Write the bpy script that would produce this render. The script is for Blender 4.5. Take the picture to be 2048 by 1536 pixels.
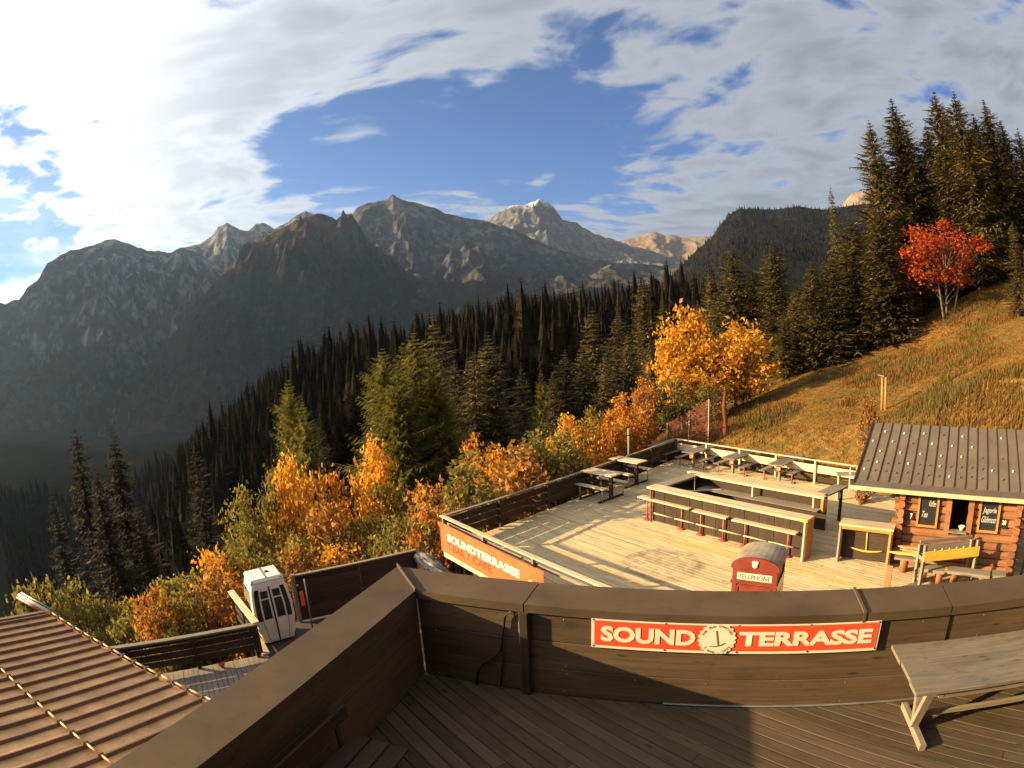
import bpy, math, random
import numpy as np
from mathutils import Matrix, Vector
R = math.radians
rnd = random.Random(7)
nr = np.random.default_rng(7)
for o in list(bpy.data.objects): bpy.data.objects.remove(o)
scene = bpy.context.scene
COL = scene.collection

# ------------------------------------------------------------------ camera
CH = 3.63                      # camera above the terrace floor (z = 0)
F_PX, PIT, ROL = 1139.0, R(4.7), R(2.55)   # webcam lens: equidistant, 103 degrees wide
cd = bpy.data.cameras.new('webcam')
cam = bpy.data.objects.new('webcam', cd); COL.objects.link(cam); scene.camera = cam
cd.type = 'PANO'; cd.sensor_fit = 'HORIZONTAL'; cd.sensor_width = 36; cd.sensor_height = 27
cd.clip_start = 0.05; cd.clip_end = 40000
cy = cd.cycles if hasattr(cd, 'cycles') and hasattr(cd.cycles, 'panorama_type') else cd
cy.panorama_type = 'FISHEYE_LENS_POLYNOMIAL'
cy.fisheye_fov = R(180)
f_mm = F_PX * 36 / 2048
cy.fisheye_polynomial_k0 = 0; cy.fisheye_polynomial_k1 = -1 / f_mm
cy.fisheye_polynomial_k2 = 0; cy.fisheye_polynomial_k3 = 0; cy.fisheye_polynomial_k4 = 0
cam.matrix_world = (Matrix.Translation((0, 0, CH)) @ Matrix.Rotation(-PIT, 4, 'X') @ Matrix.Rotation(ROL, 4, 'Y')
                    @ Matrix.Rotation(R(90), 4, 'X'))

# ------------------------------------------------------------------ world, sun, exposure
SUN_AZ, SUN_EL = R(-2.5), R(16.5)          # direction the shadows run, height of the sun
SDIR = Vector((math.cos(SUN_AZ) * math.cos(SUN_EL), math.sin(SUN_AZ) * math.cos(SUN_EL), -math.sin(SUN_EL)))
sl = bpy.data.lights.new('sun', 'SUN'); sl.energy = 5.0; sl.angle = R(0.55); sl.color = (1.0, 0.73, 0.39)
so = bpy.data.objects.new('sun', sl); COL.objects.link(so)
so.rotation_euler = SDIR.to_track_quat('-Z', 'Y').to_euler(); so.location = (-30, 10, 30)
vs = scene.view_settings
vs.view_transform = 'Standard'; vs.look = 'None'; vs.gamma = 1; vs.use_curve_mapping = False; vs.exposure = 1.85
scene.render.engine = 'CYCLES'
scene.cycles.use_denoising = True
scene.cycles.max_bounces = 5; scene.cycles.diffuse_bounces = 2; scene.cycles.glossy_bounces = 2
scene.cycles.transmission_bounces = 3; scene.cycles.transparent_max_bounces = 6; scene.cycles.volume_bounces = 0
scene.cycles.sample_clamp_indirect = 4

class NT:                                   # tiny node-tree builder
    def __init__(s, tree): s.t = tree; s.n = tree.nodes; s.l = tree.links
    def add(s, typ, **kw):
        nd = s.n.new(typ)
        for k, v in kw.items():
            if k == 'inp':
                for i, x in v.items():
                    sk = nd.inputs[i]
                    if hasattr(x, 'bl_idname') or isinstance(x, bpy.types.NodeSocket): s.l.new(x, sk)
                    else: sk.default_value = x
            else: setattr(nd, k, v)
        return nd
    def math(s, op, a, b=0.0, c=None, clamp=False):
        nd = s.add('ShaderNodeMath', operation=op, use_clamp=clamp)
        for i, x in enumerate((a, b) if c is None else (a, b, c)):
            if isinstance(x, bpy.types.NodeSocket): s.l.new(x, nd.inputs[i])
            else: nd.inputs[i].default_value = x
        return nd.outputs[0]
    def vm(s, op, a, b=None, out=0):
        nd = s.add('ShaderNodeVectorMath', operation=op)
        for i, x in enumerate((a, b)):
            if x is None: continue
            if isinstance(x, bpy.types.NodeSocket): s.l.new(x, nd.inputs[i])
            else: nd.inputs[i].default_value = x
        return nd.outputs[out]
    def noise(s, vec, scale, detail=4, rough=.55, dist=0.0):
        nd = s.add('ShaderNodeTexNoise', inp={'Scale': scale, 'Detail': detail, 'Roughness': rough, 'Distortion': dist})
        s.l.new(vec, nd.inputs['Vector']); return nd.outputs['Fac']
    def ramp(s, fac, stops, interp='LINEAR'):
        nd = s.add('ShaderNodeValToRGB'); cr = nd.color_ramp; cr.interpolation = interp
        while len(cr.elements) < len(stops): cr.elements.new(0.5)
        for e, (p, c) in zip(cr.elements, stops):
            e.position = p; e.color = (c, c, c, 1) if isinstance(c, (int, float)) else (*c, 1)
        s.l.new(fac, nd.inputs[0]); return nd.outputs[0]
    def mix(s, fac, a, b, blend='MIX'):
        nd = s.add('ShaderNodeMix', data_type='RGBA', blend_type=blend)
        for i, x in ((0, fac), (6, a), (7, b)):
            if isinstance(x, bpy.types.NodeSocket): s.l.new(x, nd.inputs[i])
            else: nd.inputs[i].default_value = x if i == 0 else ((*x, 1) if len(x) == 3 else x)
        return nd.outputs[2]
    def maprange(s, v, a, b, c, d, smooth=False):
        nd = s.add('ShaderNodeMapRange', interpolation_type='SMOOTHSTEP' if smooth else 'LINEAR')
        s.l.new(v, nd.inputs[0])
        for i, x in zip((1, 2, 3, 4), (a, b, c, d)): nd.inputs[i].default_value = x
        return nd.outputs[0]

wd = bpy.data.worlds.new('World'); scene.world = wd; wd.use_nodes = True
w = NT(wd.node_tree); w.n.clear()
sky = w.add('ShaderNodeTexSky', sky_type='NISHITA', sun_disc=False)
sky.sun_elevation = SUN_EL; sky.sun_rotation = R(-90) - SUN_AZ
sky.altitude = 1500; sky.air_density = 1.0; sky.dust_density = 0.6; sky.ozone_density = 2.0
tc = w.add('ShaderNodeTexCoord')
dirv = w.vm('NORMALIZE', tc.outputs['Generated'])
sep = w.add('ShaderNodeSeparateXYZ', inp={0: dirv})
dz = sep.outputs[2]
# altocumulus sheet: the direction is carried to a flat layer high above
hz = w.math('ADD', w.math('MAXIMUM', dz, 0.0), 0.10)
cx = w.math('DIVIDE', sep.outputs[0], hz); cyv = w.math('DIVIDE', sep.outputs[1], hz)
pl = w.add('ShaderNodeCombineXYZ', inp={0: cx, 1: cyv, 2: 3.7}).outputs[0]
warp = w.add('ShaderNodeTexNoise', inp={'Scale': 0.5, 'Detail': 3}); w.l.new(pl, warp.inputs['Vector'])
pw = w.vm('ADD', pl, w.vm('MULTIPLY', w.vm('SUBTRACT', warp.outputs['Color'], (.5, .5, .5)), (1.5, 1.2, 0)))
pst = w.vm('MULTIPLY', pw, (0.70, 1.0, 1.0))
n1 = w.noise(pst, 0.62, 7, .56, .25)
n2 = w.noise(w.vm('MULTIPLY', pw, (.8, 1.0, 1.0)), 4.6, 5, .55, .1)
n3 = w.noise(pst, 0.22, 2, .5)
cov = w.math('ADD', w.math('MULTIPLY', n1, .58), w.math('MULTIPLY', n2, .56))
cov = w.math('ADD', cov, w.math('MULTIPLY', n3, .22))
# direction towards the sun (forward glow in cloud and haze)
cs = w.vm('DOT_PRODUCT', dirv, tuple(-SDIR), out=1)
toward = w.maprange(cs, -0.2, 0.95, 0, 1)
# the sheet is denser towards the sun; one wide gap of clear sky
def lobe(px, py, sharp):
    d = RAYV(px, py); return w.math('POWER', w.math('MAXIMUM', w.vm('DOT_PRODUCT', dirv, d, out=1), 0.0), sharp)
def RAYV(px, py):
    x, y = px - 1024, -(py - 768); r = math.hypot(x, y) + 1e-9; th = r / F_PX
    a, b, c = math.sin(th) * x / r, math.cos(th), math.sin(th) * y / r
    k, q = math.cos(ROL), math.sin(ROL); a, c = a * k + c * q, -a * q + c * k
    k, q = math.cos(PIT), math.sin(PIT); b, c = b * k + c * q, -b * q + c * k
    return (a, b, c)
cov = w.math('ADD', cov, w.math('MULTIPLY', toward, .02))
for px, py, sh, k in ((650, 310, 160, .09), (800, 290, 140, .12), (960, 270, 130, .14), (1110, 240, 150, .12), (1180, 340, 170, .09), (60, 260, 160, .17), (20, 520, 120, .16), (1350, 340, 200, .06), (560, 340, 200, .07)):
    cov = w.math('SUBTRACT', cov, w.math('MULTIPLY', lobe(px, py, sh), k))
cov = w.math('ADD', cov, w.math('MULTIPLY', lobe(330, 120, 16), .055))
cov = w.math('ADD', cov, w.math('MULTIPLY', lobe(1500, 230, 18), .05))
mask = w.maprange(cov, .555, .67, 0, 1, True)
thick = w.maprange(cov, .62, .82, 0, 1, True)
hor = w.maprange(dz, 0.16, 0.30, 1, 0, True)
mask = w.math('MAXIMUM', mask, w.math('MULTIPLY', hor, w.maprange(n1, .40, .62, 0, .85, True)))
glow = w.math('POWER', w.maprange(cs, -0.35, 1.0, 0, 1), 4.0)
bright = w.math('ADD', .76, w.math('MULTIPLY', glow, 2.9))
shade = w.math('SUBTRACT', 1.0, w.math('MULTIPLY', w.math('MULTIPLY', thick, .34), w.maprange(glow, 0.02, .75, 1, .35, True)))
lum = w.math('MULTIPLY', bright, shade)
ccol = w.mix(w.maprange(glow, 0, .8, 0, 1, True), (.80, .84, .93), (1.0, .95, .82))
cloud = w.vm('SCALE', ccol, None); cloud.node.inputs[3].default_value = 1; w.l.new(lum, cloud.node.inputs[3])
SKY_S = 0.05
skyc = w.vm('SCALE', sky.outputs[0]); skyc.node.inputs[3].default_value = SKY_S
CLOUD_S = 0.225
cl2 = w.vm('SCALE', cloud); cl2.node.inputs[3].default_value = CLOUD_S
skyc = w.vm('MULTIPLY', skyc, (.40, .59, .90))
fin = w.mix(mask, skyc, cl2)
bg = w.add('ShaderNodeBackground', inp={'Color': fin, 'Strength': 1.0})
wo = w.add('ShaderNodeOutputWorld', inp={'Surface': bg.outputs[0]})
wd.cycles.sampling_method = 'MANUAL'; wd.cycles.sample_map_resolution = 1024

# ------------------------------------------------------------------ pixel -> place
def ray(px, py): return np.array(RAYV(px, py))
def G(px, py, z):                       # on the level z
    d = ray(px, py); t = (z - CH) / d[2]; return np.array([d[0] * t, d[1] * t, z])
def Dd(px, py, dist):                   # at a horizontal distance
    d = ray(px, py); t = dist / math.hypot(d[0], d[1]); return np.array([d[0] * t, d[1] * t, CH + d[2] * t])
def on_plane(px, py, p0, n):
    d = ray(px, py); c = np.array([0, 0, CH]); return c + d * (np.dot(np.array(p0) - c, n) / np.dot(d, n))

# ------------------------------------------------------------------ mesh helpers
WMX = {}
def link(o): COL.objects.link(o); return o
def mesh(name, V, F, smooth=False):
    me = bpy.data.meshes.new(name)
    V = np.asarray(V, dtype=np.float32).reshape(-1, 3)
    if isinstance(F, np.ndarray):
        k = F.shape[1]; nf = len(F)
        me.vertices.add(len(V)); me.vertices.foreach_set('co', V.ravel())
        me.loops.add(nf * k); me.loops.foreach_set('vertex_index', F.astype(np.int32).ravel())
        me.polygons.add(nf); me.polygons.foreach_set('loop_start', np.arange(0, nf * k, k, dtype=np.int32))
        me.update(calc_edges=True)
    else:
        me.from_pydata(V.tolist(), [], F); me.update()
    if smooth: me.polygons.foreach_set('use_smooth', np.ones(len(me.polygons), dtype=bool))
    return me
def mesh_name(me, n): me.name = n; return me
def obj(name, me, mat=None, parent=None, M=None):
    M = M.copy() if M is not None else Matrix()
    if mat is not None and len(me.materials) == 0: me.materials.append(mat)
    o = bpy.data.objects.new(name, me); link(o); WMX[o.name] = M
    if mat is not None and me.materials[0] is not mat:
        o.material_slots[0].link = 'OBJECT'; o.material_slots[0].material = mat
    if parent is not None:
        o.parent = parent; o.matrix_local = WMX[parent.name].inverted() @ M
    else: o.matrix_world = M
    return o
def tag(o, label=None, cat=None, group=None, kind=None):
    if label: o['label'] = label
    if cat: o['category'] = cat
    if group: o['group'] = group
    if kind: o['kind'] = kind
    return o
def thing(name, label, cat, loc=(0, 0, 0), rz=0.0, group=None):
    o = bpy.data.objects.new(name, None); link(o); o.empty_display_size = .2
    M = Matrix.Translation(Vector(loc)) @ Matrix.Rotation(rz, 4, 'Z')
    o.matrix_world = M; WMX[o.name] = M
    return tag(o, label, cat, group)
def frame(p, x, z=(0, 0, 1)):           # matrix with local X along x, Z near z
    x = Vector(x).normalized(); z = Vector(z); y = z.cross(x).normalized(); z = x.cross(y)
    M = Matrix((x, y, z)).transposed().to_4x4(); M.translation = Vector(p); return M
def prism_mesh(L, prof, x0=0.0, name='board'):   # profile in (y,z) swept along local X
    n = len(prof); V = [(x0, y, z) for y, z in prof] + [(x0 + L, y, z) for y, z in prof]
    F = [tuple(range(n))[::-1], tuple(range(n, 2 * n))] + [(i, (i + 1) % n, n + (i + 1) % n, n + i) for i in range(n)]
    return mesh(name, V, F)
_bm = {}
def board_mesh(L, wd_, t, c=.006):
    key = (round(L, 3), round(wd_, 3), round(t, 3))
    if key not in _bm:
        a, b = wd_ / 2, t / 2; c = min(c, a * .4, b * .4)
        pr = [(-a + c, -b), (a - c, -b), (a, -b + c), (a, b - c), (a - c, b), (-a + c, b), (-a, b - c), (-a, -b + c)]
        _bm[key] = prism_mesh(L, pr)
    return _bm[key]
def board(name, p0, p1, wd_, t, mat, parent=None, up=(0, 0, 1)):
    p0 = Vector(p0); p1 = Vector(p1); d = p1 - p0
    up = Vector(up)
    if abs(d.normalized().dot(up)) > .95: up = Vector((1, 0, 0)) if abs(d.normalized().x) < .8 else Vector((0, 1, 0))
    return obj(name, board_mesh(d.length, wd_, t), mat, parent, frame(p0, d, up))
_tm = {}
def tube(name, p0, p1, r0, mat, parent=None, r1=None, n=10):
    r1 = r0 if r1 is None else r1; p0 = Vector(p0); p1 = Vector(p1); d = p1 - p0; L = d.length
    key = (round(L, 3), round(r0, 4), round(r1, 4), n)
    if key not in _tm:
        V = [(0, r0 * math.cos(2 * math.pi * i / n), r0 * math.sin(2 * math.pi * i / n)) for i in range(n)]
        V += [(L, r1 * math.cos(2 * math.pi * i / n), r1 * math.sin(2 * math.pi * i / n)) for i in range(n)]
        F = [tuple(range(n))[::-1], tuple(range(n, 2 * n))] + [(i, (i + 1) % n, n + (i + 1) % n, n + i) for i in range(n)]
        me = mesh('tube', V, F)
        for i, p in enumerate(me.polygons): p.use_smooth = i > 1
        _tm[key] = me
    up = (0, 0, 1) if abs(d.normalized().z) < .95 else (1, 0, 0)
    return obj(name, _tm[key], mat, parent, frame(p0, d, up))
def path_mesh(pts, r, n=7, name='path'):     # tube along a polyline, r number or list
    P = [Vector(p) for p in pts]; V = []; F = []; rr = r if isinstance(r, (list, tuple)) else [r] * len(P)
    for i, p in enumerate(P):
        t = (P[min(i + 1, len(P) - 1)] - P[max(i - 1, 0)]).normalized()
        a = Vector((0, 0, 1)) if abs(t.z) < .9 else Vector((1, 0, 0))
        x = t.cross(a).normalized(); y = t.cross(x)
        for k in range(n):
            q = 2 * math.pi * k / n; V.append(p + (x * math.cos(q) + y * math.sin(q)) * rr[i])
    for i in range(len(P) - 1):
        for k in range(n): F.append((i * n + k, i * n + (k + 1) % n, (i + 1) * n + (k + 1) % n, (i + 1) * n + k))
    F += [tuple(range(n))[::-1], tuple(range((len(P) - 1) * n, len(P) * n))]
    return mesh(name, V, F, True)
def box_mesh(sx, sy, sz, name='box'):      # base at z=0, centred in x, y
    a, b = sx / 2, sy / 2
    V = [(-a, -b, 0), (a, -b, 0), (a, b, 0), (-a, b, 0), (-a, -b, sz), (a, -b, sz), (a, b, sz), (-a, b, sz)]
    return mesh(name, V, [(3, 2, 1, 0), (4, 5, 6, 7), (0, 1, 5, 4), (1, 2, 6, 5), (2, 3, 7, 6), (3, 0, 4, 7)])
def sheet_mesh(P, th, name='sheet'):       # polygon P (3D, flat) given a thickness downwards along its normal
    P = [Vector(p) for p in P]; nrm = (P[1] - P[0]).cross(P[2] - P[0]).normalized(); n = len(P)
    V = P + [p - nrm * th for p in P]
    F = [tuple(range(n)), tuple(range(n, 2 * n))[::-1]] + [(i, n + i, n + (i + 1) % n, (i + 1) % n) for i in range(n)]
    return mesh(name, V, F)
def lathe_mesh(prof, n=16, name='lathe'):  # (r, z) pairs
    V = [(r * math.cos(2 * math.pi * k / n), r * math.sin(2 * math.pi * k / n), z) for r, z in prof for k in range(n)]
    m = len(prof); F = [(i * n + k, i * n + (k + 1) % n, (i + 1) * n + (k + 1) % n, (i + 1) * n + k) for i in range(m - 1) for k in range(n)]
    F += [tuple(range(n))[::-1], tuple(range((m - 1) * n, m * n))]
    return mesh(name, V, F, True)
def text_mesh(s, bold=0.0, name='lettering'):
    cu = bpy.data.curves.new('txt', 'FONT'); cu.body = s; cu.size = 1; cu.offset = bold; cu.resolution_u = 3
    to = bpy.data.objects.new('txt', cu); link(to); bpy.context.view_layer.update()
    dg = bpy.context.evaluated_depsgraph_get(); me = bpy.data.meshes.new_from_object(to.evaluated_get(dg))
    bpy.data.objects.remove(to); bpy.data.curves.remove(cu); me.name = name; me.materials.clear(); return me
def fit_text(name, s, M, x0, x1, z0, z1, mat, parent, bold=0.0, shear=0.0):
    """text laid in the local X (reading) / Z (up) plane of M, filling the box"""
    me = text_mesh(s, bold); n = len(me.vertices); c = np.empty(n * 3, np.float32); me.vertices.foreach_get('co', c); c = c.reshape(-1, 3)
    mn, mx = c.min(0), c.max(0); q = (c - mn) / np.maximum(mx - mn, 1e-6)
    X = x0 + q[:, 0] * (x1 - x0) + shear * q[:, 1]; Z = z0 + q[:, 1] * (z1 - z0)
    me.vertices.foreach_set('co', np.stack([X, np.zeros(n), Z], 1).astype(np.float32).ravel()); me.update()
    return obj(name, me, mat, parent, M)
def copy_tree(o, M=None, parent=None):
    c = o.copy(); link(c); c.parent = parent
    if parent is None and M is not None: c.matrix_world = M; WMX[c.name] = M
    for ch in o.children:
        k = ch.copy(); link(k); k.parent = c
        for g in ch.children:
            q = g.copy(); link(q); q.parent = k
    return c

# ------------------------------------------------------------------ materials
def newmat(name):
    m = bpy.data.materials.new(name); m.use_nodes = True; t = NT(m.node_tree); t.n.clear()
    out = t.add('ShaderNodeOutputMaterial'); p = t.add('ShaderNodeBsdfPrincipled'); t.l.new(p.outputs[0], out.inputs[0])
    return m, t, p
def mul(c, k): return tuple(x * k for x in c)
def wood(name, c, rough=.72, var=.35, grain=1.0, bump=.35, dirt=.35, knots=True, stain=None, spec=.35):
    """sawn timber: grain along local X, every piece its own tint"""
    m, t, p = newmat(name)
    tcn = t.add('ShaderNodeTexCoord'); oi = t.add('ShaderNodeObjectInfo')
    off = t.vm('SCALE', oi.outputs['Random']); 
    cmb = t.add('ShaderNodeCombineXYZ', inp={0: t.math('MULTIPLY', oi.outputs['Random'], 61.), 1: t.math('MULTIPLY', oi.outputs['Random'], 17.), 2: t.math('MULTIPLY', oi.outputs['Random'], 29.)}).outputs[0]
    co = t.vm('ADD', tcn.outputs['Object'], cmb)
    g = t.noise(t.vm('MULTIPLY', co, (1.1 * grain, 26 * grain, 26 * grain)), 1.6, 6, .62, .4)
    b = t.noise(t.vm('MULTIPLY', co, (1.0, 3.0, 3.0)), 1.3, 4, .6)
    d = t.noise(t.vm('MULTIPLY', co, (2.2, 6.0, 6.0)), 2.0, 5, .68)
    col = t.ramp(g, [(.25, mul(c, .62)), (.5, c), (.78, mul(c, 1.32))])
    col = t.mix(t.maprange(b, .35, .7, 0, .55), col, mul(c, .60), 'MIX')
    col = t.mix(t.maprange(d, .56, .72, 0, dirt), col, mul(c, .30))
    if knots:
        vo = t.add('ShaderNodeTexVoronoi', inp={'Scale': 1.5}); t.l.new(t.vm('MULTIPLY', co, (1.0, 4.2, 4.2)), vo.inputs['Vector'])
        col = t.mix(t.maprange(vo.outputs['Distance'], .05, .11, .8, 0), col, mul(c, .25))
    hv = t.math('ADD', 1 - var / 2, t.math('MULTIPLY', oi.outputs['Random'], var))
    sc = t.vm('SCALE', col); t.l.new(hv, sc.node.inputs[3]); col = sc
    if stain is not None: col = stain(t, col)
    t.l.new(col, p.inputs['Base Color'])
    p.inputs['Roughness'].default_value = rough; p.inputs['Specular IOR Level'].default_value = spec
    bn = t.add('ShaderNodeBump', inp={'Strength': bump, 'Distance': .006, 'Height': g}); t.l.new(bn.outputs[0], p.inputs['Normal'])
    return m
def paint(name, c, rough=.5, metal=0.0, var=.18, scale=3.0, bump=.05, dirt=0.25, world=False, spec=.5):
    m, t, p = newmat(name)
    tcn = t.add('ShaderNodeTexCoord'); v = tcn.outputs['Object']
    if world: v = t.add('ShaderNodeNewGeometry').outputs['Position']
    a = t.noise(v, scale, 5, .6); b = t.noise(v, scale * 6, 4, .7)
    col = t.ramp(a, [(.3, mul(c, 1 - var)), (.7, mul(c, 1 + var))])
    col = t.mix(t.maprange(b, .55, .75, 0, dirt), col, mul(c, .45))
    t.l.new(col, p.inputs['Base Color']); p.inputs['Metallic'].default_value = metal
    rr = t.maprange(a, .3, .7, rough * .85, min(1, rough * 1.2)); t.l.new(rr, p.inputs['Roughness'])
    p.inputs['Specular IOR Level'].default_value = spec
    bn = t.add('ShaderNodeBump', inp={'Strength': bump, 'Distance': .01, 'Height': b}); t.l.new(bn.outputs[0], p.inputs['Normal'])
    return m
def leaf(name, cols, transl=.45, rough=.6, patch=False, spec=.12):
    m, t, p = newmat(name); ge = t.add('ShaderNodeNewGeometry'); oi = t.add('ShaderNodeObjectInfo')
    n = len(cols); col = t.ramp(ge.outputs['Random Per Island'], [((i + .5) / n, c) for i, c in enumerate(cols)])
    hv = t.math('ADD', .8, t.math('MULTIPLY', oi.outputs['Random'], .4))
    sc = t.vm('SCALE', col); t.l.new(hv, sc.node.inputs[3])
    if patch:
        P = ge.outputs['Position']; sc = t.mix(t.maprange(t.noise(P, .28, 4, .6), .46, .60, 0, .75, True), sc, (.13, .105, .03)); sc = t.mix(t.maprange(t.noise(P, .9, 4, .65), .56, .68, 0, .6, True), sc, (.09, .045, .014))
    t.l.new(sc, p.inputs['Base Color']); p.inputs['Roughness'].default_value = rough; p.inputs['Specular IOR Level'].default_value = spec
    tr = t.add('ShaderNodeBsdfTranslucent', inp={'Color': sc}); mx = t.add('ShaderNodeMixShader', inp={0: transl, 1: p.outputs[0], 2: tr.outputs[0]})
    t.l.new(mx.outputs[0], t.n['Material Output'].inputs[0]); return m
def flat(name, c, rough=.6, spec=.4):
    m, t, p = newmat(name); v = t.add('ShaderNodeTexCoord').outputs['Object']
    a = t.noise(v, 9, 4, .65); t.l.new(t.ramp(a, [(.3, mul(c, .8)), (.65, c)]), p.inputs['Base Color'])
    p.inputs['Roughness'].default_value = rough; p.inputs['Specular IOR Level'].default_value = spec; return m
# ------------------------------------------------------------------ noise (numpy)
def _hash(ix, iy, s):
    h = (ix.astype(np.int64) * 374761393 + iy.astype(np.int64) * 668265263 + s * 974634777) & 0xFFFFFFFF
    h = ((h ^ (h >> 13)) * 1274126177) & 0xFFFFFFFF
    return ((h ^ (h >> 16)) & 0xFFFF) / 65535.0
def vnoise(x, y, s=0):
    ix, iy = np.floor(x), np.floor(y); fx, fy = x - ix, y - iy
    fx = fx * fx * fx * (fx * (fx * 6 - 15) + 10); fy = fy * fy * fy * (fy * (fy * 6 - 15) + 10)
    a, b = _hash(ix, iy, s), _hash(ix + 1, iy, s); c, d = _hash(ix, iy + 1, s), _hash(ix + 1, iy + 1, s)
    return (a + (b - a) * fx) * (1 - fy) + (c + (d - c) * fx) * fy
def fbm(x, y, o=5, s=0, g=.5):
    v = 0; a = 1; t = 0
    for i in range(o): v = v + a * (vnoise(x, y, s + i) * 2 - 1); t += a; a *= g; x = x * 2.03 + 5.1; y = y * 2.03 - 3.7
    return v / t
def ridged(x, y, o=5, s=0, g=.55):
    v = 0; a = 1; t = 0
    for i in range(o):
        q = 1 - np.abs(vnoise(x, y, s + i) * 2 - 1); v = v + a * q * q; t += a; a *= g; x = x * 2.07 + 1.3; y = y * 2.07 - 7.7
    return v / t

# ------------------------------------------------------------------ the lie of the land
DK = -2.57                               # level of the sound terrace
cp = []
for px, py, d in [(1500, 872, 27.5), (1600, 890, 25), (1700, 885, 22), (1767, 816, 29), (1850, 705, 42), (1870, 645, 47), (2030, 622, 46),
                  (1960, 600, 50), (1700, 705, 50), (1600, 752, 44), (1500, 806, 38), (2020, 790, 23), (1900, 830, 22), (1950, 720, 33), (2040, 690, 34),
                  (1420, 838, 36), (1330, 874, 31), (1415, 884, 29.5),
                  (1350, 622, 330), (1200, 632, 330), (1000, 642, 320), (880, 690, 310), (700, 735, 300), (500, 890, 280), (330, 1020, 260), (1550, 640, 330), (1750, 620, 300),
                  (1100, 800, 120), (1300, 760, 110), (1000, 770, 190), (700, 905, 150), (450, 1000, 190), (1500, 690, 120), (1200, 720, 200), (850, 800, 210),
                  (0, 1000, 640), (150, 960, 800), (80, 900, 1300), (300, 880, 1500), (0, 870, 1700), (600, 800, 1400), (500, 830, 900), (800, 700, 1300)]:
    cp.append(Dd(px, py, d))
for p in [(2, 27, -6.2), (-3, 22, -7.5), (-6, 20, -8), (-11, 16.5, -8.5), (-14, 12, -8.5), (-22, 12, -14), (-20, 24, -14), (-8, 35, -14), (4, 42, -11), (14, 45, -5),
          (-40, 30, -26), (-30, 60, -32), (0, 70, -20), (-18, 90, -33), (-70, 60, -48), (-60, 120, -62), (-150, 150, -110), (-120, 40, -80), (-250, 100, -150), (-300, 300, -150), (-200, 250, -120),
          (0, 12, -5.2), (5, 16, -4.4), (9, 20, -3.7), (12, 14, -3.3), (14, 12, -3.2), (15.5, 16.5, -1.2), (17, 12, -1.5), (6, 24, -4.4), (-4, 8, -6.4), (-10, 4, -7), (0, 0, -5.6), (6, 2, -4.6), (12, 4, -3.0), (0, -12, -4.5), (-14, -6, -8.5), (20, 0, 0), (25, 18, 3),
          (40, 25, 7), (60, 60, 9), (80, 20, 24), (120, 120, 17), (150, 0, 60), (300, 150, 55), (600, 300, 110), (600, -300, 240), (0, -200, 40), (-150, -150, -70), (-600, -200, -230), (-1200, 0, -280), (-1200, 600, -260), (-1000, 1500, -230), (100, -600, 130),
          (1000, 1000, 180), (400, 700, 60), (0, 900, -60), (-1600, -1500, -260), (1500, 0, 450), (1500, -1500, 400), (0, 1700, -120), (1000, 1800, 200)]: cp.append(np.array(p, float))
cp = np.array(cp); XY = cp[:, :2]
def _warpr(a): 
    r = np.hypot(a[..., 0], a[..., 1])[..., None]; return a / np.maximum(r, 1e-6) * (np.log1p(r / 12.0) * 40)   # log-polar metric: near detail, far calm
WXY = _warpr(XY); N = len(cp)
K = np.linalg.norm(WXY[:, None] - WXY[None], axis=2); A = np.zeros((N + 3, N + 3))
A[:N, :N] = K + np.eye(N) * -.6; A[:N, N] = 1; A[:N, N + 1:] = WXY; A[N, :N] = 1; A[N + 1:, :N] = WXY.T
sg = lambda z: np.sign(z) * np.log1p(np.abs(z) / 6.0)
inv = lambda v: np.sign(v) * 6.0 * np.expm1(np.abs(v))
COEF = np.linalg.solve(A, np.concatenate([sg(cp[:, 2]), [0, 0, 0]]))
_c0, _l1, _b1 = G(885, 1031, DK + 1), G(1352, 877, DK + 1), G(1716, 932, DK + 1)
_fd = G(1215, 1174, DK + 1) - _c0; _fd /= np.hypot(_fd[0], _fd[1])
DPO = np.array([_c0[:2], (_c0 + _fd * 15.5)[:2], (10.1, 2.2), (15.4, .4), (16.4, 11.5), _b1[:2] + .15, _l1[:2] + .1])
def deck_out(x, y):                       # distance outside the deck outline (negative inside)
    d = np.full(np.shape(x), -1e9)
    for i in range(len(DPO)):
        p, q = DPO[i], DPO[(i + 1) % len(DPO)]; e = q - p; e = e / np.hypot(*e); d = np.maximum(d, -(e[0] * (y - p[1]) - e[1] * (x - p[0])))
    return d
def ground(x, y):
    x = np.asarray(x, float); y = np.asarray(y, float); sh = x.shape; q = _warpr(np.stack([x.ravel(), y.ravel()], 1))
    z = np.empty(len(q))
    for i in range(0, len(q), 20000):
        qq = q[i:i + 20000]; z[i:i + 20000] = np.linalg.norm(qq[:, None] - WXY[None], axis=2) @ COEF[:N] + COEF[N] + qq @ COEF[N + 1:]
    z = inv(z).reshape(sh); r = np.hypot(x, y)
    z = z + fbm(x * .22, y * .22, 4, 3) * .16 + fbm(x / 45, y / 45, 4, 11) * np.clip((r - 40) / 120, 0, 1) * 5 + fbm(x / 260, y / 260, 4, 17) * np.clip((r - 250) / 500, 0, 1) * 28
    do = deck_out(x, y); z = np.where(do < 6, np.minimum(z, DK - .45 + np.maximum(do - .15, 0) * .75), z)
    return z
az = np.concatenate([np.linspace(-180, -75, 22)[:-1], np.linspace(-75, -42, 34)[:-1], np.linspace(-42, 60, 290)[:-1], np.linspace(60, 180, 30)])
rr = np.concatenate([[0.0], np.geomspace(2.0, 14, 18)[:-1], np.geomspace(14, 75, 120)[:-1], np.geomspace(75, 500, 80)[:-1], np.geomspace(500, 5200, 50)])
AZ, RR = np.meshgrid(np.radians(az), rr); gx, gy = RR * np.sin(AZ), RR * np.cos(AZ); gz = ground(gx, gy)
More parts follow.
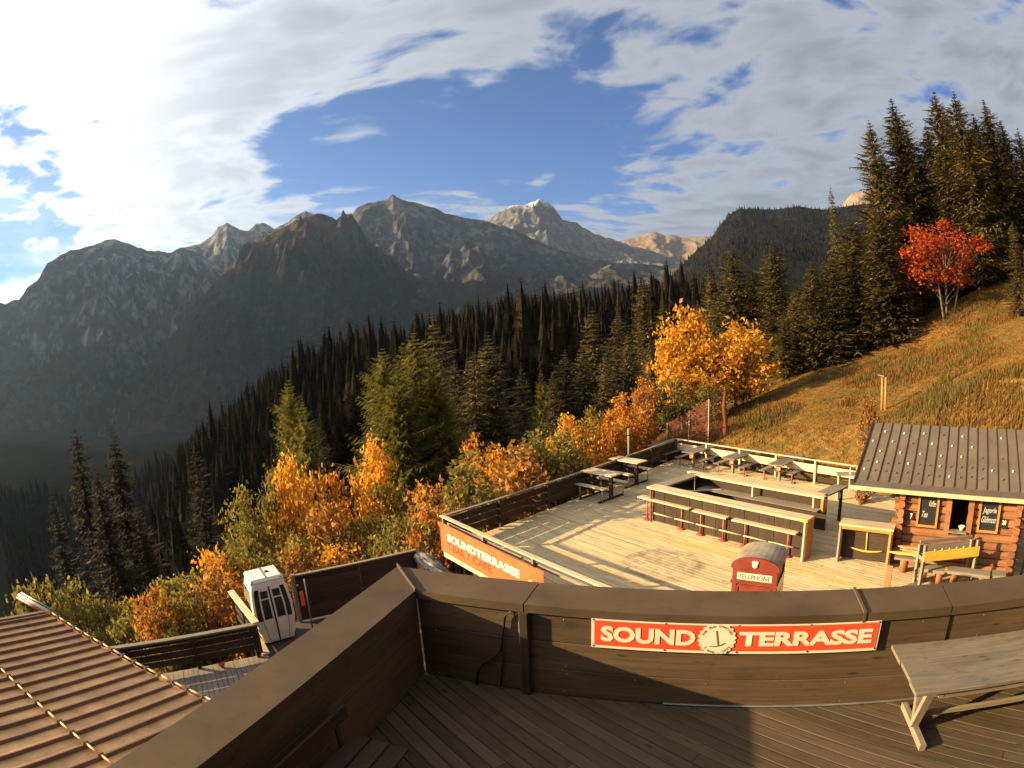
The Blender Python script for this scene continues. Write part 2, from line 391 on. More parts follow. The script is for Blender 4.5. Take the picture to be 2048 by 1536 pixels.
# flatten under the built platforms so that the soil stays below the boards
gz = np.where((gx > -13) & (gx < 13) & (gy > -9) & (gy < 11), np.minimum(gz, -3.1 - .12 * (6 - gx).clip(0, 20)), gz)
def grid_faces(nr_, nc):
    i, j = np.meshgrid(np.arange(nr_ - 1), np.arange(nc - 1), indexing='ij'); a = i * nc + j
    return np.stack([a, a + nc, a + nc + 1, a + 1], -1).reshape(-1, 4)[:, ::-1]
def ground_mat():
    m, t, p = newmat('hillside'); ge = t.add('ShaderNodeNewGeometry'); P = ge.outputs['Position']
    a = t.noise(P, .35, 6, .62); b = t.noise(P, 2.6, 5, .7); c = t.noise(P, .03, 5, .6); fine = t.noise(P, 14, 4, .7)
    dry = t.ramp(b, [(.3, (.085, .045, .014)), (.55, (.20, .105, .028)), (.75, (.30, .17, .05))])
    grn = t.ramp(b, [(.3, (.06, .05, .014)), (.7, (.15, .12, .03))])
    col = t.mix(t.maprange(a, .50, .62, 0, .85), dry, grn)
    litter = t.ramp(fine, [(.3, (.02, .013, .006)), (.6, (.05, .032, .014)), (.8, (.09, .06, .02))])
    sp = t.add('ShaderNodeSeparateXYZ', inp={0: P})
    # forest floor on the falling side, meadow on the rising side
    side = t.math('ADD', t.math('SUBTRACT', sp.outputs[0], t.math('MULTIPLY', sp.outputs[1], .26)), t.math('MULTIPLY', t.math('SUBTRACT', a, .5), 10))
    col = t.mix(t.maprange(side, 1.0, 3.0, 1, 0), col, litter)
    dist = t.vm('LENGTH', P, out=1)
    wood_ = t.ramp(c, [(.35, (.004, .005, .004)), (.65, (.009, .009, .006))])
    past = t.ramp(c, [(.4, (.005, .0065, .005)), (.7, (.010, .011, .007))])
    farc = t.mix(t.maprange(t.noise(P, .006, 5, .6), .54, .62, 0, 1), wood_, past)
    col = t.mix(t.maprange(dist, 60, 110, 0, 1), col, farc)
    t.l.new(col, p.inputs['Base Color']); p.inputs['Roughness'].default_value = .95; p.inputs['Specular IOR Level'].default_value = 0
    bn = t.add('ShaderNodeBump', inp={'Strength': .8, 'Distance': .12, 'Height': b}); t.l.new(bn.outputs[0], p.inputs['Normal']); return m
gm = mesh('ground', np.stack([gx, gy, gz], -1).reshape(-1, 3), grid_faces(len(rr), len(az)), True)
tag(obj('ground', gm, ground_mat()), kind='structure')

# ------------------------------------------------------------------ mountains
def mountain_mat(name, rock, grass, scree, snow=0.0, forest=None, zsnow=900, zgrass=(200, 700), zforest=(0, 200), gs=1.0):
    m, t, p = newmat(name); ge = t.add('ShaderNodeNewGeometry'); P = ge.outputs['Position']
    nz = t.add('ShaderNodeSeparateXYZ', inp={0: ge.outputs['Normal']}).outputs[2]
    pz = t.add('ShaderNodeSeparateXYZ', inp={0: P}).outputs[2]
    a = t.noise(P, .004 * gs, 7, .65); b = t.noise(P, .018 * gs, 8, .74)
    st = t.noise(t.vm('MULTIPLY', P, (1, 1, .16)), .013 * gs, 7, .68)
    col = t.ramp(b, [(.3, mul(rock, .55)), (.5, rock), (.72, mul(rock, 1.5))])
    sm = t.math('MULTIPLY', t.maprange(st, .47, .57, 0, 1, True), t.maprange(a, .40, .54, 0, 1.0, True))
    col = t.mix(sm, col, scree)
    gsl = t.math('ADD', nz, t.math('MULTIPLY', t.math('SUBTRACT', a, .5), .9))
    gm_ = t.math('MULTIPLY', t.maprange(gsl, .50, .72, 0, .9, True), t.maprange(t.math('ADD', pz, t.math('MULTIPLY', t.math('SUBTRACT', a, .5), 400)), zgrass[0], zgrass[1], 1, 0, True))
    col = t.mix(gm_, col, grass)
    if forest is not None:
        fm = t.maprange(t.math('ADD', pz, t.math('MULTIPLY', t.math('SUBTRACT', b, .5), 350)), zforest[0], zforest[1], 1, 0, True)
        col = t.mix(t.math('MULTIPLY', fm, t.maprange(t.noise(P, .03 * gs, 6, .7), .36, .60, .45, 1)), col, forest)
    if snow > 0:
        s_ = t.math('MULTIPLY', t.maprange(t.math('ADD', pz, t.math('MULTIPLY', t.math('SUBTRACT', b, .5), 500)), zsnow, zsnow + 120, 0, 1, True), t.maprange(t.math('ADD', nz, t.math('MULTIPLY', t.math('SUBTRACT', st, .5), 1.2)), .42, .60, 0, snow, True))
        col = t.mix(s_, col, (.75, .78, .82))
    t.l.new(col, p.inputs['Base Color']); p.inputs['Roughness'].default_value = .95; p.inputs['Specular IOR Level'].default_value = 0
    h = t.math('ADD', t.math('MULTIPLY', b, 1.0), t.math('MULTIPLY', st, .7))
    bn = t.add('ShaderNodeBump', inp={'Strength': .9, 'Distance': 26.0 / gs, 'Height': h}); t.l.new(bn.outputs[0], p.inputs['Normal']); return m
def mountain(name, sk, Rm, front, z_foot, mat, back=1500, rough=1.0, cols=3.5, rows=96, seed=1, jag=1.0, rib=1.0, prof=1.35, polar=False):
    """ridge with its skyline through the given sight lines at distance Rm(px), falling to a foot nearer by and a back slope"""
    sx = np.array([s[0] for s in sk], float); sy = np.array([s[1] for s in sk], float)
    X = np.arange(sx[0], sx[-1] + .1, cols); Y = np.interp(X, sx, sy)
    Rv = Rm(X) if callable(Rm) else np.full(len(X), float(Rm))
    dirs = np.array([(math.sin(R(a)) * math.cos(R(b)), math.cos(R(a)) * math.cos(R(b)), math.sin(R(b))) if polar else RAYV(a, b) for a, b in zip(X, Y)]); h = np.hypot(dirs[:, 0], dirs[:, 1])
    ux, uy = dirs[:, 0] / h, dirs[:, 1] / h; zs = CH + dirs[:, 2] / h * Rv
    zs = zs + (fbm(X / 26, X * 0 + seed, 5, seed) * 16 + fbm(X / 7, X * 0 + seed, 3, seed + 9) * 6) * jag * Rv / 4000
    zf = z_foot(X) if callable(z_foot) else np.full(len(X), float(z_foot)); Fr = front(X) if callable(front) else np.full(len(X), float(front))
    T = np.concatenate([-np.linspace(1, 0, 14)[:-1] ** 1.5, np.linspace(0, 1, rows) ** 1.15, [1.12, 1.3]])
    V = []
    for t in T:
        if t < 0:
            r = Rv + (-t) * back; z = zs - (zs - zf) * (-t) ** .8 * .9
        elif t <= 1:
            r = Rv - t * Fr; z = zf + (zs - zf) * (1 - t) ** prof
        else:
            r = Rv - Fr - (t - 1) * 900; z = zf - (t - 1) * 2400
        e = np.minimum(1, abs(t) * 5) * (1 - min(max(t, 0), 1) * .35); px_, py_ = ux * r, uy * r
        k = (zs - zf)
        rb = ridged(px_ / 520 + fbm(px_ / 900, py_ / 900, 3, seed + 4) * .8, py_ / 900, 5, seed + 20)
        fb = fbm(px_ / 330, py_ / 330, 6, seed + 30, .55)
        rb2 = ridged(px_ / 150 + fb * .5, py_ / 300, 4, seed + 60)
        z = z + e * ((rb - .55) * k * .42 * rib + (rb2 - .55) * k * .13 * rib + fb * k * .12 * rough)
        V.append(np.stack([px_, py_, z], -1))
    V = np.array(V); me = mesh(name, V.reshape(-1, 3), grid_faces(len(T), len(X)), True)
    return tag(obj(name, me, mat), kind='structure'), V
grey = mountain_mat('limestone slopes', (.075, .072, .070), (.060, .042, .024), (.24, .225, .205), 0, (.022, .022, .012), zforest=(-60, 160))
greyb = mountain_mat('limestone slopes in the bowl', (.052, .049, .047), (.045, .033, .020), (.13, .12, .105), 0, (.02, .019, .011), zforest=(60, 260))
dome = mountain_mat('dark rock dome', (.045, .042, .040), (.048, .034, .020), (.10, .09, .078), .25, None, zsnow=1130)
peakm = mountain_mat('snowy summit', (.125, .112, .095), (.085, .06, .036), (.21, .185, .155), .55, None, zsnow=1560)
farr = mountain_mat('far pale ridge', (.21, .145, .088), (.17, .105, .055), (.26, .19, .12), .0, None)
fmat = mountain_mat('wooded mountain', (.030, .027, .023), (.020, .016, .010), (.055, .05, .042), 0, (.010, .010, .006), zforest=(480, 700), gs=2)
m2mat = mountain_mat('grassy shoulder toned for shade', (.045, .042, .040), (.080, .045, .021), (.085, .078, .068), 0, (.022, .019, .012), zgrass=(1200, 1500), zforest=(330, 560))  # slope colours darkened to paint in shade that no shadow reaches
mountain('mountain', [(-420, 640), (-300, 600), (-160, 640), (-60, 600), (10, 606), (40, 598), (56, 576), (78, 558), (95, 527), (120, 511), (150, 497), (185, 490), (210, 480), (232, 477), (252, 487), (275, 497), (310, 505), (345, 503), (362, 496), (400, 508), (470, 560), (540, 620)],
         4300, 2300, -240, grey, seed=3, rib=1.15)
mountain('mountain', [(300, 520), (362, 497), (400, 487), (425, 474), (437, 455), (455, 447), (478, 461), (497, 462), (512, 450), (530, 447), (548, 458), (580, 439), (612, 424), (632, 430), (680, 470)],
         5600, 2600, 0, grey, seed=8, rib=.8)
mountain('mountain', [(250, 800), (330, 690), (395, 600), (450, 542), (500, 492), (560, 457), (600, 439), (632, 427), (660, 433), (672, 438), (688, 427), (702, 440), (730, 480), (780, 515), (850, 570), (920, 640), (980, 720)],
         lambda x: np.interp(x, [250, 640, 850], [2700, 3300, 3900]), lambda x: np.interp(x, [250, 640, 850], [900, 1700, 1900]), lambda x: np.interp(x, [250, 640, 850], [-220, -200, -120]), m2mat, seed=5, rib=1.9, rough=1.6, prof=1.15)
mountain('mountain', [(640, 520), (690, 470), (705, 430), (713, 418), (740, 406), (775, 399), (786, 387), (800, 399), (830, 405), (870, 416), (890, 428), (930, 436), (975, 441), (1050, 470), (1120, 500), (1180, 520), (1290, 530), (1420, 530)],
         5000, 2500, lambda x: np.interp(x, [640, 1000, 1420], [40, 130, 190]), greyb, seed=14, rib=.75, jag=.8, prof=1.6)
mountain('mountain', [(930, 470), (975, 441), (990, 428), (1020, 413), (1045, 407), (1062, 405), (1076, 397), (1090, 401), (1106, 413), (1125, 443), (1150, 445), (1170, 455), (1190, 467), (1215, 478), (1240, 483), (1290, 500), (1350, 520)],
         7000, 2200, 500, peakm, seed=21, rib=1.0, jag=1.3)
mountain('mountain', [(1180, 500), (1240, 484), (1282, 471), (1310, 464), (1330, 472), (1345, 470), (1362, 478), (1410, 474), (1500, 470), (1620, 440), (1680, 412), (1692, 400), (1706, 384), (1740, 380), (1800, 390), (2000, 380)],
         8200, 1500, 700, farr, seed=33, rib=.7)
_, MV = mountain('wooded_mountain', [(1290, 600), (1350, 545), (1390, 505), (1420, 480), (1440, 450), (1460, 428), (1480, 417), (1540, 420), (1592, 412), (1612, 416), (1650, 419), (1690, 412), (1760, 405), (1900, 385), (2100, 370)],
         2500, 1500, lambda x: np.interp(x, [1290, 1450], [-80, 60]), fmat, back=800, seed=41, rib=.35, rough=.6, jag=.6)
# unseen range added beyond the left of the view to shade the mountains
mountain('mountain', [(-84, 8), (-80, 12), (-76, 15), (-72, 16), (-68, 15.2), (-63, 16.2), (-59.5, 15.8), (-57, 13.5), (-55.5, 6)], 8600, 4000, -240, grey, seed=52, cols=.4, rows=40, polar=True)
# ------------------------------------------------------------------ timber and paints
def deck_stain(t, col):
    P = t.add('ShaderNodeNewGeometry').outputs['Position']
    c = RING; d = t.vm('LENGTH', t.vm('SUBTRACT', P, (c[0], c[1], DK)), out=1)
    wob = t.math('ADD', d, t.math('MULTIPLY', t.math('SUBTRACT', t.noise(P, 1.6, 5, .65), .5), .75))
    ring = t.math('MULTIPLY', t.math('MULTIPLY', t.maprange(wob, .70, .95, 0, 1, True), t.maprange(wob, .98, 1.25, 1, 0, True)), t.maprange(t.noise(P, 2.2, 4, .6), .35, .6, .2, 1))
    ring = t.math('MAXIMUM', t.math('MULTIPLY', ring, .55), t.math('MULTIPLY', t.maprange(wob, .8, 1.0, .30, 0), t.maprange(t.noise(P, 5, 5, .7), .42, .6, 0, 1)))
    col = t.mix(ring, col, (.06, .045, .03))
    spots = t.maprange(t.noise(P, 3.1, 5, .72), .64, .70, 0, .7)
    return t.mix(spots, col, (.07, .05, .035))
RING = G(1325, 1128, DK)
W_DECK = wood('weathered deck boards', (.56, .42, .225), .78, .30, stain=deck_stain)
W_NEW = wood('fresh yellow boards', (.62, .42, .13), .6, .2, dirt=.2)
W_GREY = wood('grey weathered timber', (.25, .205, .15), .8, .3)
W_PALE = wood('pale bleached timber', (.60, .47, .28), .7, .25, dirt=.25)
W_DARK = wood('dark stained timber', (.055, .037, .024), .75, .35, dirt=.3, spec=.15)
W_FLOOR = wood('terrace floor boards', (.098, .070, .043), .8, .40, dirt=.4, spec=.15)
W_PANEL = wood('brown parapet boarding', (.104, .068, .039), .75, .3, grain=.7, dirt=.45, spec=.15)
W_LOG = wood('varnished logs', (.26, .105, .040), .65, .7, dirt=.75, grain=.7, spec=.5)
W_TRIM = wood('orange window trim', (.55, .22, .055), .5, .15, dirt=.15, knots=False)
W_YEL = wood('bright yellow board', (.80, .48, .06), .5, .1, dirt=.25, knots=False)
W_TOP = wood('silvery table top', (.20, .165, .12), .75, .2, dirt=.65, spec=.15)
M_CAP = paint('brown sheet metal capping', (.088, .058, .033), .7, .0, .22, 1.6, .06, .4, spec=.2)
M_RED = paint('red sign paint', (.78, .085, .03), .45, 0, .08, 2, .02, .1)
M_ORANGE = paint('orange banner cloth', (.85, .105, .02), .6, 0, .08, 2, .05, .15)
M_CREAM = paint('cream paint', (.80, .70, .50), .5, 0, .06, 3, .02, .18)
M_DKRED = flat('dark red print', (.42, .03, .012))
M_INK = flat('dark print', (.10, .075, .04))
M_GREYINK = flat('olive print', (.20, .17, .08))
M_PIPE = paint('red painted pipe', (.40, .07, .035), .5, 0, .12, 6, .03, .3)
M_COPPER = paint('oxidised copper sheet', (.62, .33, .125), .62, 0.0, .38, 1.6, .05, .5)
M_SEAM = paint('dark copper seam', (.15, .085, .05), .65, .05, .2, 4, .04, .4)
M_HUTROOF = paint('brown standing seam sheet', (.130, .096, .060), .6, .05, .12, 1.5, .03, .3)
M_HUTSEAM = paint('brown seam', (.105, .075, .052), .5, .15, .12, 3, .03, .3)
M_GUTTER = paint('yellowed gutter', (.52, .42, .22), .6, 0, .2, 4, .04, .5)
M_STEEL = paint('galvanised steel', (.42, .41, .38), .4, .7, .12, 5, .02, .2)
M_WHITE = paint('white gelcoat', (.70, .66, .55), .4, 0, .06, 2, .02, .22)
M_BLACK = flat('black rubber', (.012, .011, .010))
M_DARKWALL = paint('dark tarred boards', (.055, .040, .030), .75, 0, .2, 2, .1, .3)
M_BOARDBLK = flat('chalkboard', (.016, .017, .019), .5)
M_CHALK = flat('chalk', (.55, .55, .50), .9)
M_ASPH = paint('damp concrete', (.060, .050, .040), .85, 0, .2, 1.5, .3, .4, True)
M_YSTICK = flat('yellow sticker', (.85, .72, .02))
M_LAMPGRN = paint('grey green pole', (.22, .22, .13), .6, 0, .15, 4, .03, .3)
def glass_mat():
    m, t, p = newmat('tinted cabin glass'); p.inputs['Base Color'].default_value = (.02, .02, .018, 1)
    p.inputs['Roughness'].default_value = .08; p.inputs['Specular IOR Level'].default_value = .6; return m
M_GLASS = glass_mat()

# ------------------------------------------------------------------ upper terrace: frame u (along parapet), n (outwards)
PHI = R(-18.74); U = Vector((math.cos(PHI), math.sin(PHI), 0)); NN = Vector((-math.sin(PHI), math.cos(PHI), 0))
def T(u, n, z=0.0): return U * u + NN * n + Vector((0, 0, z))
UM = frame((0, 0, 0), U)
# floor boards
fl = tag(obj('terrace_floor', sheet_mesh([T(-2.9, -3.2, -.034), T(9, -3.2, -.034), T(9, 5.0, -.034), T(-2.9, 5.0, -.034)], .22), W_DARK), kind='structure')
fd = Vector((math.cos(R(-52)), math.sin(R(-52)), 0)); fe = Vector((-fd.y, fd.x, 0))
def clip_line(c, d, poly):              # stretch of the line c + t d inside a convex polygon
    t0, t1 = -1e9, 1e9; n = len(poly)
    for i in range(n):
        a = Vector(poly[i][:2]); b = Vector(poly[(i + 1) % n][:2]); e = b - a; nn = Vector((-e.y, e.x))
        num = nn.dot(a - Vector(c[:2])); den = nn.dot(Vector(d[:2]))
        if abs(den) < 1e-9:
            if num > 0: return None
            continue
        t = num / den
        if den > 0: t0 = max(t0, t)
        else: t1 = min(t1, t)
    return (t0, t1) if t1 - t0 > .05 else None
fpoly = [T(-2.86, -3), T(8.6, -3), T(8.6, 4.92), T(-2.86, 4.92)]
def lay(parent, poly, d, wd_, gap, z, t, mat, split=5.2, lo=None, hi=None, special=None):
    d = Vector(d); e = Vector((-d.y, d.x, 0)); pr = [Vector(p).dot(e) for p in poly]
    k = min(pr) if lo is None else lo; kmax = max(pr) if hi is None else hi; i = 0
    while k < kmax:
        c = e * (k + wd_ / 2); s = clip_line(c, d, [p for p in poly])
        if s:
            a, b = s; r_ = random.Random(i * 7 + 1); cuts = [a]; q = a + split * (.35 + .65 * r_.random())
            while q < b - .6: cuts.append(q); q += split * (.75 + .4 * r_.random())
            cuts.append(b)
            for x0, x1 in zip(cuts[:-1], cuts[1:]):
                h = r_.uniform(-.0035, .0035); mm = mat
                if special: mm = special(c + d * ((x0 + x1) / 2), c, d, x0, x1) or mat
                p0 = c + d * (x0 + .003) + Vector((0, 0, z - t / 2 + h)); p1 = c + d * (x1 - .003) + Vector((0, 0, z - t / 2 + h))
                board('plank', p0, p1, wd_ - gap, t, mm, parent)
        k += wd_; i += 1
lay(fl, fpoly, fd, .138, .007, 0, .03, W_FLOOR, 4.5)
# supporting building below the terrace
sb = thing('terrace_building', 'dark boarded storey carrying the upper terrace under the parapet', 'building', T(2, 1, -6))
bpoly = [(-3.1, -3.2), (9, -3.2), (9, 5.1), (-3.1, 5.1)]
for i in range(4):
    a, b = bpoly[i], bpoly[(i + 1) % 4]
    P = [T(*a, -7.5), T(*b, -7.5), T(*b, -.26), T(*a, -.26)]
    obj('wall', sheet_mesh(P, .06), M_DARKWALL, sb)

# house front the webcam hangs on, with unseen overhang added to cut skylight
hw_ = thing('chalet_front', 'dark boarded house front behind the terrace with overhang added to cut skylight', 'building', T(2, -.5, 0))
for i in range(22):
    z = .02 + i * .25
    board('wall_board', T(-3.0, -.42 - .006 * (i % 2), z + .12), T(9, -.42 - .006 * (i % 2), z + .12), .245, .04, W_DARK, hw_, up=tuple(NN))
obj('added_eaves', sheet_mesh([T(-1.2, -1.2, 6.2), T(9.2, -1.2, 6.2), T(9.2, .2, 5.6), T(-1.2, .2, 5.6)], .16), W_DARK, hw_)
# parapet
pp = thing('parapet', 'brown boarded terrace parapet with wide sheet metal capping', 'parapet', T(1, 5, 0))
cz = [(4.775, .985), (4.785, .985), (4.785, 1.06), (5.235, 1.085), (5.235, .99), (5.25, .99), (5.25, 1.105), (4.775, 1.075)]
def cap_piece(u0, u1, ins=.0):
    n = len(cz); V = [T(u0, y, z) for y, z in cz] + [T(u1, y, z) for y, z in cz]
    return V
def cap(u0, u1, e0=0.0, e1=0.0):        # e = mitre shear at the ends per metre of n
    n = len(cz)
    V = [T(u0 + e0 * (y - 4.775), y, z) for y, z in cz] + [T(u1 + e1 * (y - 4.775), y, z) for y, z in cz]
    F = [tuple(range(n)), tuple(range(n, 2 * n))[::-1]] + [(i, n + i, n + (i + 1) % n, (i + 1) % n) for i in range(n)]
    return obj('cap', mesh('cap', V, F), M_CAP, pp)
cap(-2.79, -1.612, -1.0, 0.07); cap(-1.600, 2.588, .07, .12); cap(2.600, 8.6, .12, 0)
def seam(u, n0=4.768, n1=5.256):
    V = []
    for uu in (u - .014, u + .014): V += [T(uu, n0, .98), T(uu, n0, 1.095), T(uu, n1, 1.125), T(uu, n1, .98)]
    obj('cap_seam', mesh('seam', V, [(0, 1, 2, 3), (4, 7, 6, 5), (0, 4, 5, 1), (1, 5, 6, 2), (2, 6, 7, 3), (0, 3, 7, 4)]), M_CAP, pp)
seam(1.66); seam(6.4)
# left arm: same section turned round the corner
def TL(n, y, z): return T(-(y - 4.775) - 2.785, n, z)
nC = len(cz)
def capL(n0, n1, e1=0.0):
    V = [TL(n0, y, z) for y, z in cz] + [TL(n1 + e1 * (y - 4.775), y, z) for y, z in cz]
    F = [tuple(range(nC))[::-1], tuple(range(nC, 2 * nC))] + [(i, (i + 1) % nC, nC + (i + 1) % nC, nC + i) for i in range(nC)]
    obj('cap', mesh('cap', V, F), M_CAP, pp)
capL(-3.0, 1.0); capL(1.012, 4.77, 1.0)
c0, c1 = T(-2.77, 4.76, 1.085), T(-3.262, 5.252, 1.118)
board('cap_seam', c0, c1, .02, .05, M_CAP, pp)
# boarding: wide horizontal boards between the joints
for a, b in ((-2.78, -1.605), (-1.598, 2.598), (2.605, 8.6)):
    for z0, z1 in ((.012, .335), (.340, .66), (.665, .99)):
        board('panel_board', T(a, 4.82, (z0 + z1) / 2), T(b, 4.82, (z0 + z1) / 2), z1 - z0, .034, W_PANEL, pp, up=tuple(-NN))
    board('panel_board', T(a, 5.2, .5), T(b, 5.2, .5), 1.0, .03, W_DARK, pp, up=tuple(NN))
for a, b in ((-3, 1.0), (1.005, 4.79)):
    for z0, z1 in ((.012, .335), (.340, .66), (.665, .99)):
        board('panel_board', T(-2.81, a, (z0 + z1) / 2), T(-2.81, b, (z0 + z1) / 2), z1 - z0, .034, W_PANEL, pp, up=tuple(U))
    board('panel_board', T(-3.21, a, .45), T(-3.21, b, .45), 1.1, .03, W_DARK, pp, up=tuple(-U))
scm = lathe_mesh([(.006, 0), (.006, .002), (.002, .003)], 6)
for uu in np.arange(-2.6, 6.0, .70):
    for z in (.06, .29, .385, .615, .71, .93):
        if -1.0 < uu < 1.9 and z > .6: continue
        obj('screw', scm, M_STEEL if rnd.random() < .4 else M_INK, pp, frame(T(float(uu) + rnd.uniform(-.02, .02), 4.802, z), U, tuple(-NN)))
board('joint_post', T(-1.603, 4.76, .01), T(-1.603, 4.76, .985), .05, .085, W_DARK, pp, up=tuple(U))
board('joint_strip', T(-1.66, 4.795, .60), T(-1.66, 4.795, .98), .022, .012, M_STEEL, pp, up=tuple(-NN))
board('joint_strip', T(2.60, 4.795, .05), T(2.60, 4.795, .98), .015, .012, M_BLACK, pp, up=tuple(-NN))
board('base_strip', T(-.2, 4.792, .022), T(3.2, 4.792, .022), .018, .02, M_STEEL, pp, up=tuple(-NN))

def WU(px, py):                         # pixel on the inner face of the parapet -> (u, z)
    p = on_plane(px, py, NN * 4.8, np.array(NN)); return float(np.dot(p, U)), float(p[2])
cb = [T(*([WU(x, y)[0]] + [4.775, WU(x, y)[1]])) for x, y in ((1033, 1240), (1030, 1224), (1022, 1220), (1012, 1232), (1008, 1262), (1004, 1297), (992, 1312), (966, 1328), (957, 1342), (954, 1378))]
o = obj('cable', path_mesh(cb, .011), M_BLACK); tag(o, 'black cable looping down the brown parapet beside the joint post', 'cable')
k2 = [T(WU(x, y)[0], 4.78, WU(x, y)[1]) for x, y in ((1004, 1297), (1007, 1320), (1005, 1345), (1002, 1372))]
o2 = obj('cable_branch', path_mesh(k2, .009), M_BLACK, o)

# SOUND TERRASSE sign on the parapet
SM = frame(T(0, 4.785, 0), U)           # local X along the wall, Z up, -Y towards the camera
u0, zt = WU(1184, 1234); u1, zb = WU(1751, 1297); u1 = WU(1757, 1266)[0]
sg_ = thing('terrace_sign', 'long red sign with cream border reading SOUND TERRASSE on the parapet', 'sign', T((u0 + u1) / 2, 4.785, zb))
def sgbox(name, x0, x1, z0, z1, y0, y1, mat, parent, M=SM):
    V = [(x0, y0, z0), (x1, y0, z0), (x1, y1, z0), (x0, y1, z0), (x0, y0, z1), (x1, y0, z1), (x1, y1, z1), (x0, y1, z1)]
    return obj(name, mesh(name, V, [(3, 2, 1, 0), (4, 5, 6, 7), (0, 1, 5, 4), (1, 2, 6, 5), (2, 3, 7, 6), (3, 0, 4, 7)]), mat, parent, M)
sgbox('backing_board', u0, u1, zb, zt, -.014, 0, M_CREAM, sg_)
sgbox('red_field', u0 + .03, u1 - .022, zb + .032, zt - .014, -.018, -.0145, M_RED, sg_)
SF = SM @ Matrix.Translation((0, -.0215, 0))
zc_ = (zt + zb) / 2 + .008
fit_text('lettering', 'SOUND', SF, WU(1203, 1265)[0], WU(1391, 1275)[0], zc_ - .088, zc_ + .088, M_CREAM, sg_, .045)
fit_text('lettering', 'TERRASSE', SF, WU(1477, 1275)[0], WU(1743, 1268)[0], zc_ - .080, zc_ + .080, M_CREAM, sg_, .045)
def gear(name, M, cx_, cz_, r, mat, parent, zclip=None, teeth=22, y=-.002):
    P = []
    for k in range(teeth * 4):
        a = 2 * math.pi * k / (teeth * 4); q = r * (1.0 if k % 4 in (1, 2) else .93); x, z = cx_ + q * math.cos(a), cz_ + q * math.sin(a)
        if zclip: z = min(max(z, zclip[0]), zclip[1])
        P.append((x, y, z))
    n = len(P); V = [(cx_, y, cz_)] + P; F = [(0, i + 1, (i + 1) % n + 1) for i in range(n)]
    return obj(name, mesh(name, V, F), mat, parent, M)
def emblem(M, cx_, cz_, r, parent, zclip=None, words=True):
    e = gear('emblem', M, cx_, cz_, r, M_CREAM, parent, zclip)
    D_ = M @ Matrix.Translation((0, -.005, 0))
    def strip(name, pts, wd_):
        V = []; F = []
        for i, (x, z) in enumerate(pts):
            a = pts[max(i - 1, 0)]; b = pts[min(i + 1, len(pts) - 1)]; dx, dz_ = b[0] - a[0], b[1] - a[1]; q = math.hypot(dx, dz_)
            V += [(x - dz_ / q * wd_, 0, z + dx / q * wd_), (x + dz_ / q * wd_, 0, z - dx / q * wd_)]
            if i: F.append((2 * i - 2, 2 * i - 1, 2 * i + 1, 2 * i))
        obj(name, mesh(name, V, F), M_GREYINK, e, D_)
    strip('tow_bar_stem', [(cx_ - .07 * r, cz_ + .52 * r), (cx_ + .08 * r, cz_ - .38 * r)], .035 * r)
    strip('tow_bar', [(cx_ + r * a, cz_ + r * b) for a, b in ((-.36, -.42), (-.2, -.44), (.05, -.41), (.25, -.33), (.42, -.22))], .03 * r)
    if words:
        allv = []; allf = []
        for s, a0, a1, flip in (('THE OLD STATION', 160, 28, False), ('T-BAR - CAFE', 222, 325, True)):
            for i, ch in enumerate(s):
                if ch == ' ': continue
                me = text_mesh(ch, .03); c = np.empty(len(me.vertices) * 3, np.float32); me.vertices.foreach_get('co', c); c = c.reshape(-1, 3)
                a = R(a0 + (a1 - a0) * i / (len(s) - 1)); q = r * (.73 if not flip else .86); hgt = .17 * r
                c = c * hgt; c[:, 0] -= c[:, 0].mean(); t_ = a - math.pi / 2 if not flip else a + math.pi / 2
                X = cx_ + q * math.cos(a) + c[:, 0] * math.cos(t_) - c[:, 1] * math.sin(t_); Z = cz_ + q * math.sin(a) + c[:, 0] * math.sin(t_) + c[:, 1] * math.cos(t_)
                b0 = len(allv); allv += [(x, 0, z) for x, z in zip(X, Z)]; allf += [tuple(b0 + v for v in p.vertices) for p in me.polygons]; bpy.data.meshes.remove(me)
        tag(obj('emblem_lettering', mesh('letters', allv, allf), M_INK, e, D_), kind='stuff')
    return e
rvm = lathe_mesh([(.010, 0), (.009, .004), (.003, .006)], 8)
for x in np.linspace(u0 + .02, u1 - .02, 5):
    for z in (zb + .02, zt - .012): obj('rivet', rvm, M_INK, sg_, SM @ Matrix.Translation((float(x), -.0145, z)) @ Matrix.Rotation(R(90), 4, 'X'))
ec = WU(1434, 1275); emblem(SF, ec[0], zc_ - .004, .182, sg_, (zb + .004, zt - .004))

# trestle table against the parapet
tb = thing('trestle_table', 'weathered grey plank table with trestle legs beside the red sign', 'table', T(3.1, 4.3, 0))
H = .72
for i, (n0, n1) in enumerate(((3.93, 4.13), (4.136, 4.45), (4.456, 4.765))):
    board('table_plank', T(2.0 + .012 * (i % 2), (n0 + n1) / 2, H - .02), T(4.35, (n0 + n1) / 2, H - .02), n1 - n0, .04, W_TOP, tb)
for uu in (2.28, 4.0):
    board('foot', T(uu, 3.99, .035), T(uu, 4.68, .035), .07, .07, W_GREY, tb)
    board('leg', T(uu - .015, 4.30, .07), T(uu, 4.16, H - .10), .05, .09, W_GREY, tb, up=tuple(U))
    board('leg', T(uu + .015, 4.34, .07), T(uu, 4.50, H - .10), .05, .09, W_GREY, tb, up=tuple(U))
    board('bearer', T(uu, 3.97, H - .075), T(uu, 4.72, H - .075), .05, .07, W_GREY, tb)
board('apron', T(2.3, 3.985, H - .085), T(4.0, 3.985, H - .085), .07, .024, W_GREY, tb, up=tuple(NN))
board('stretcher', T(2.3, 4.31, .20), T(4.0, 4.31, .20), .06, .035, W_GREY, tb, up=tuple(NN))

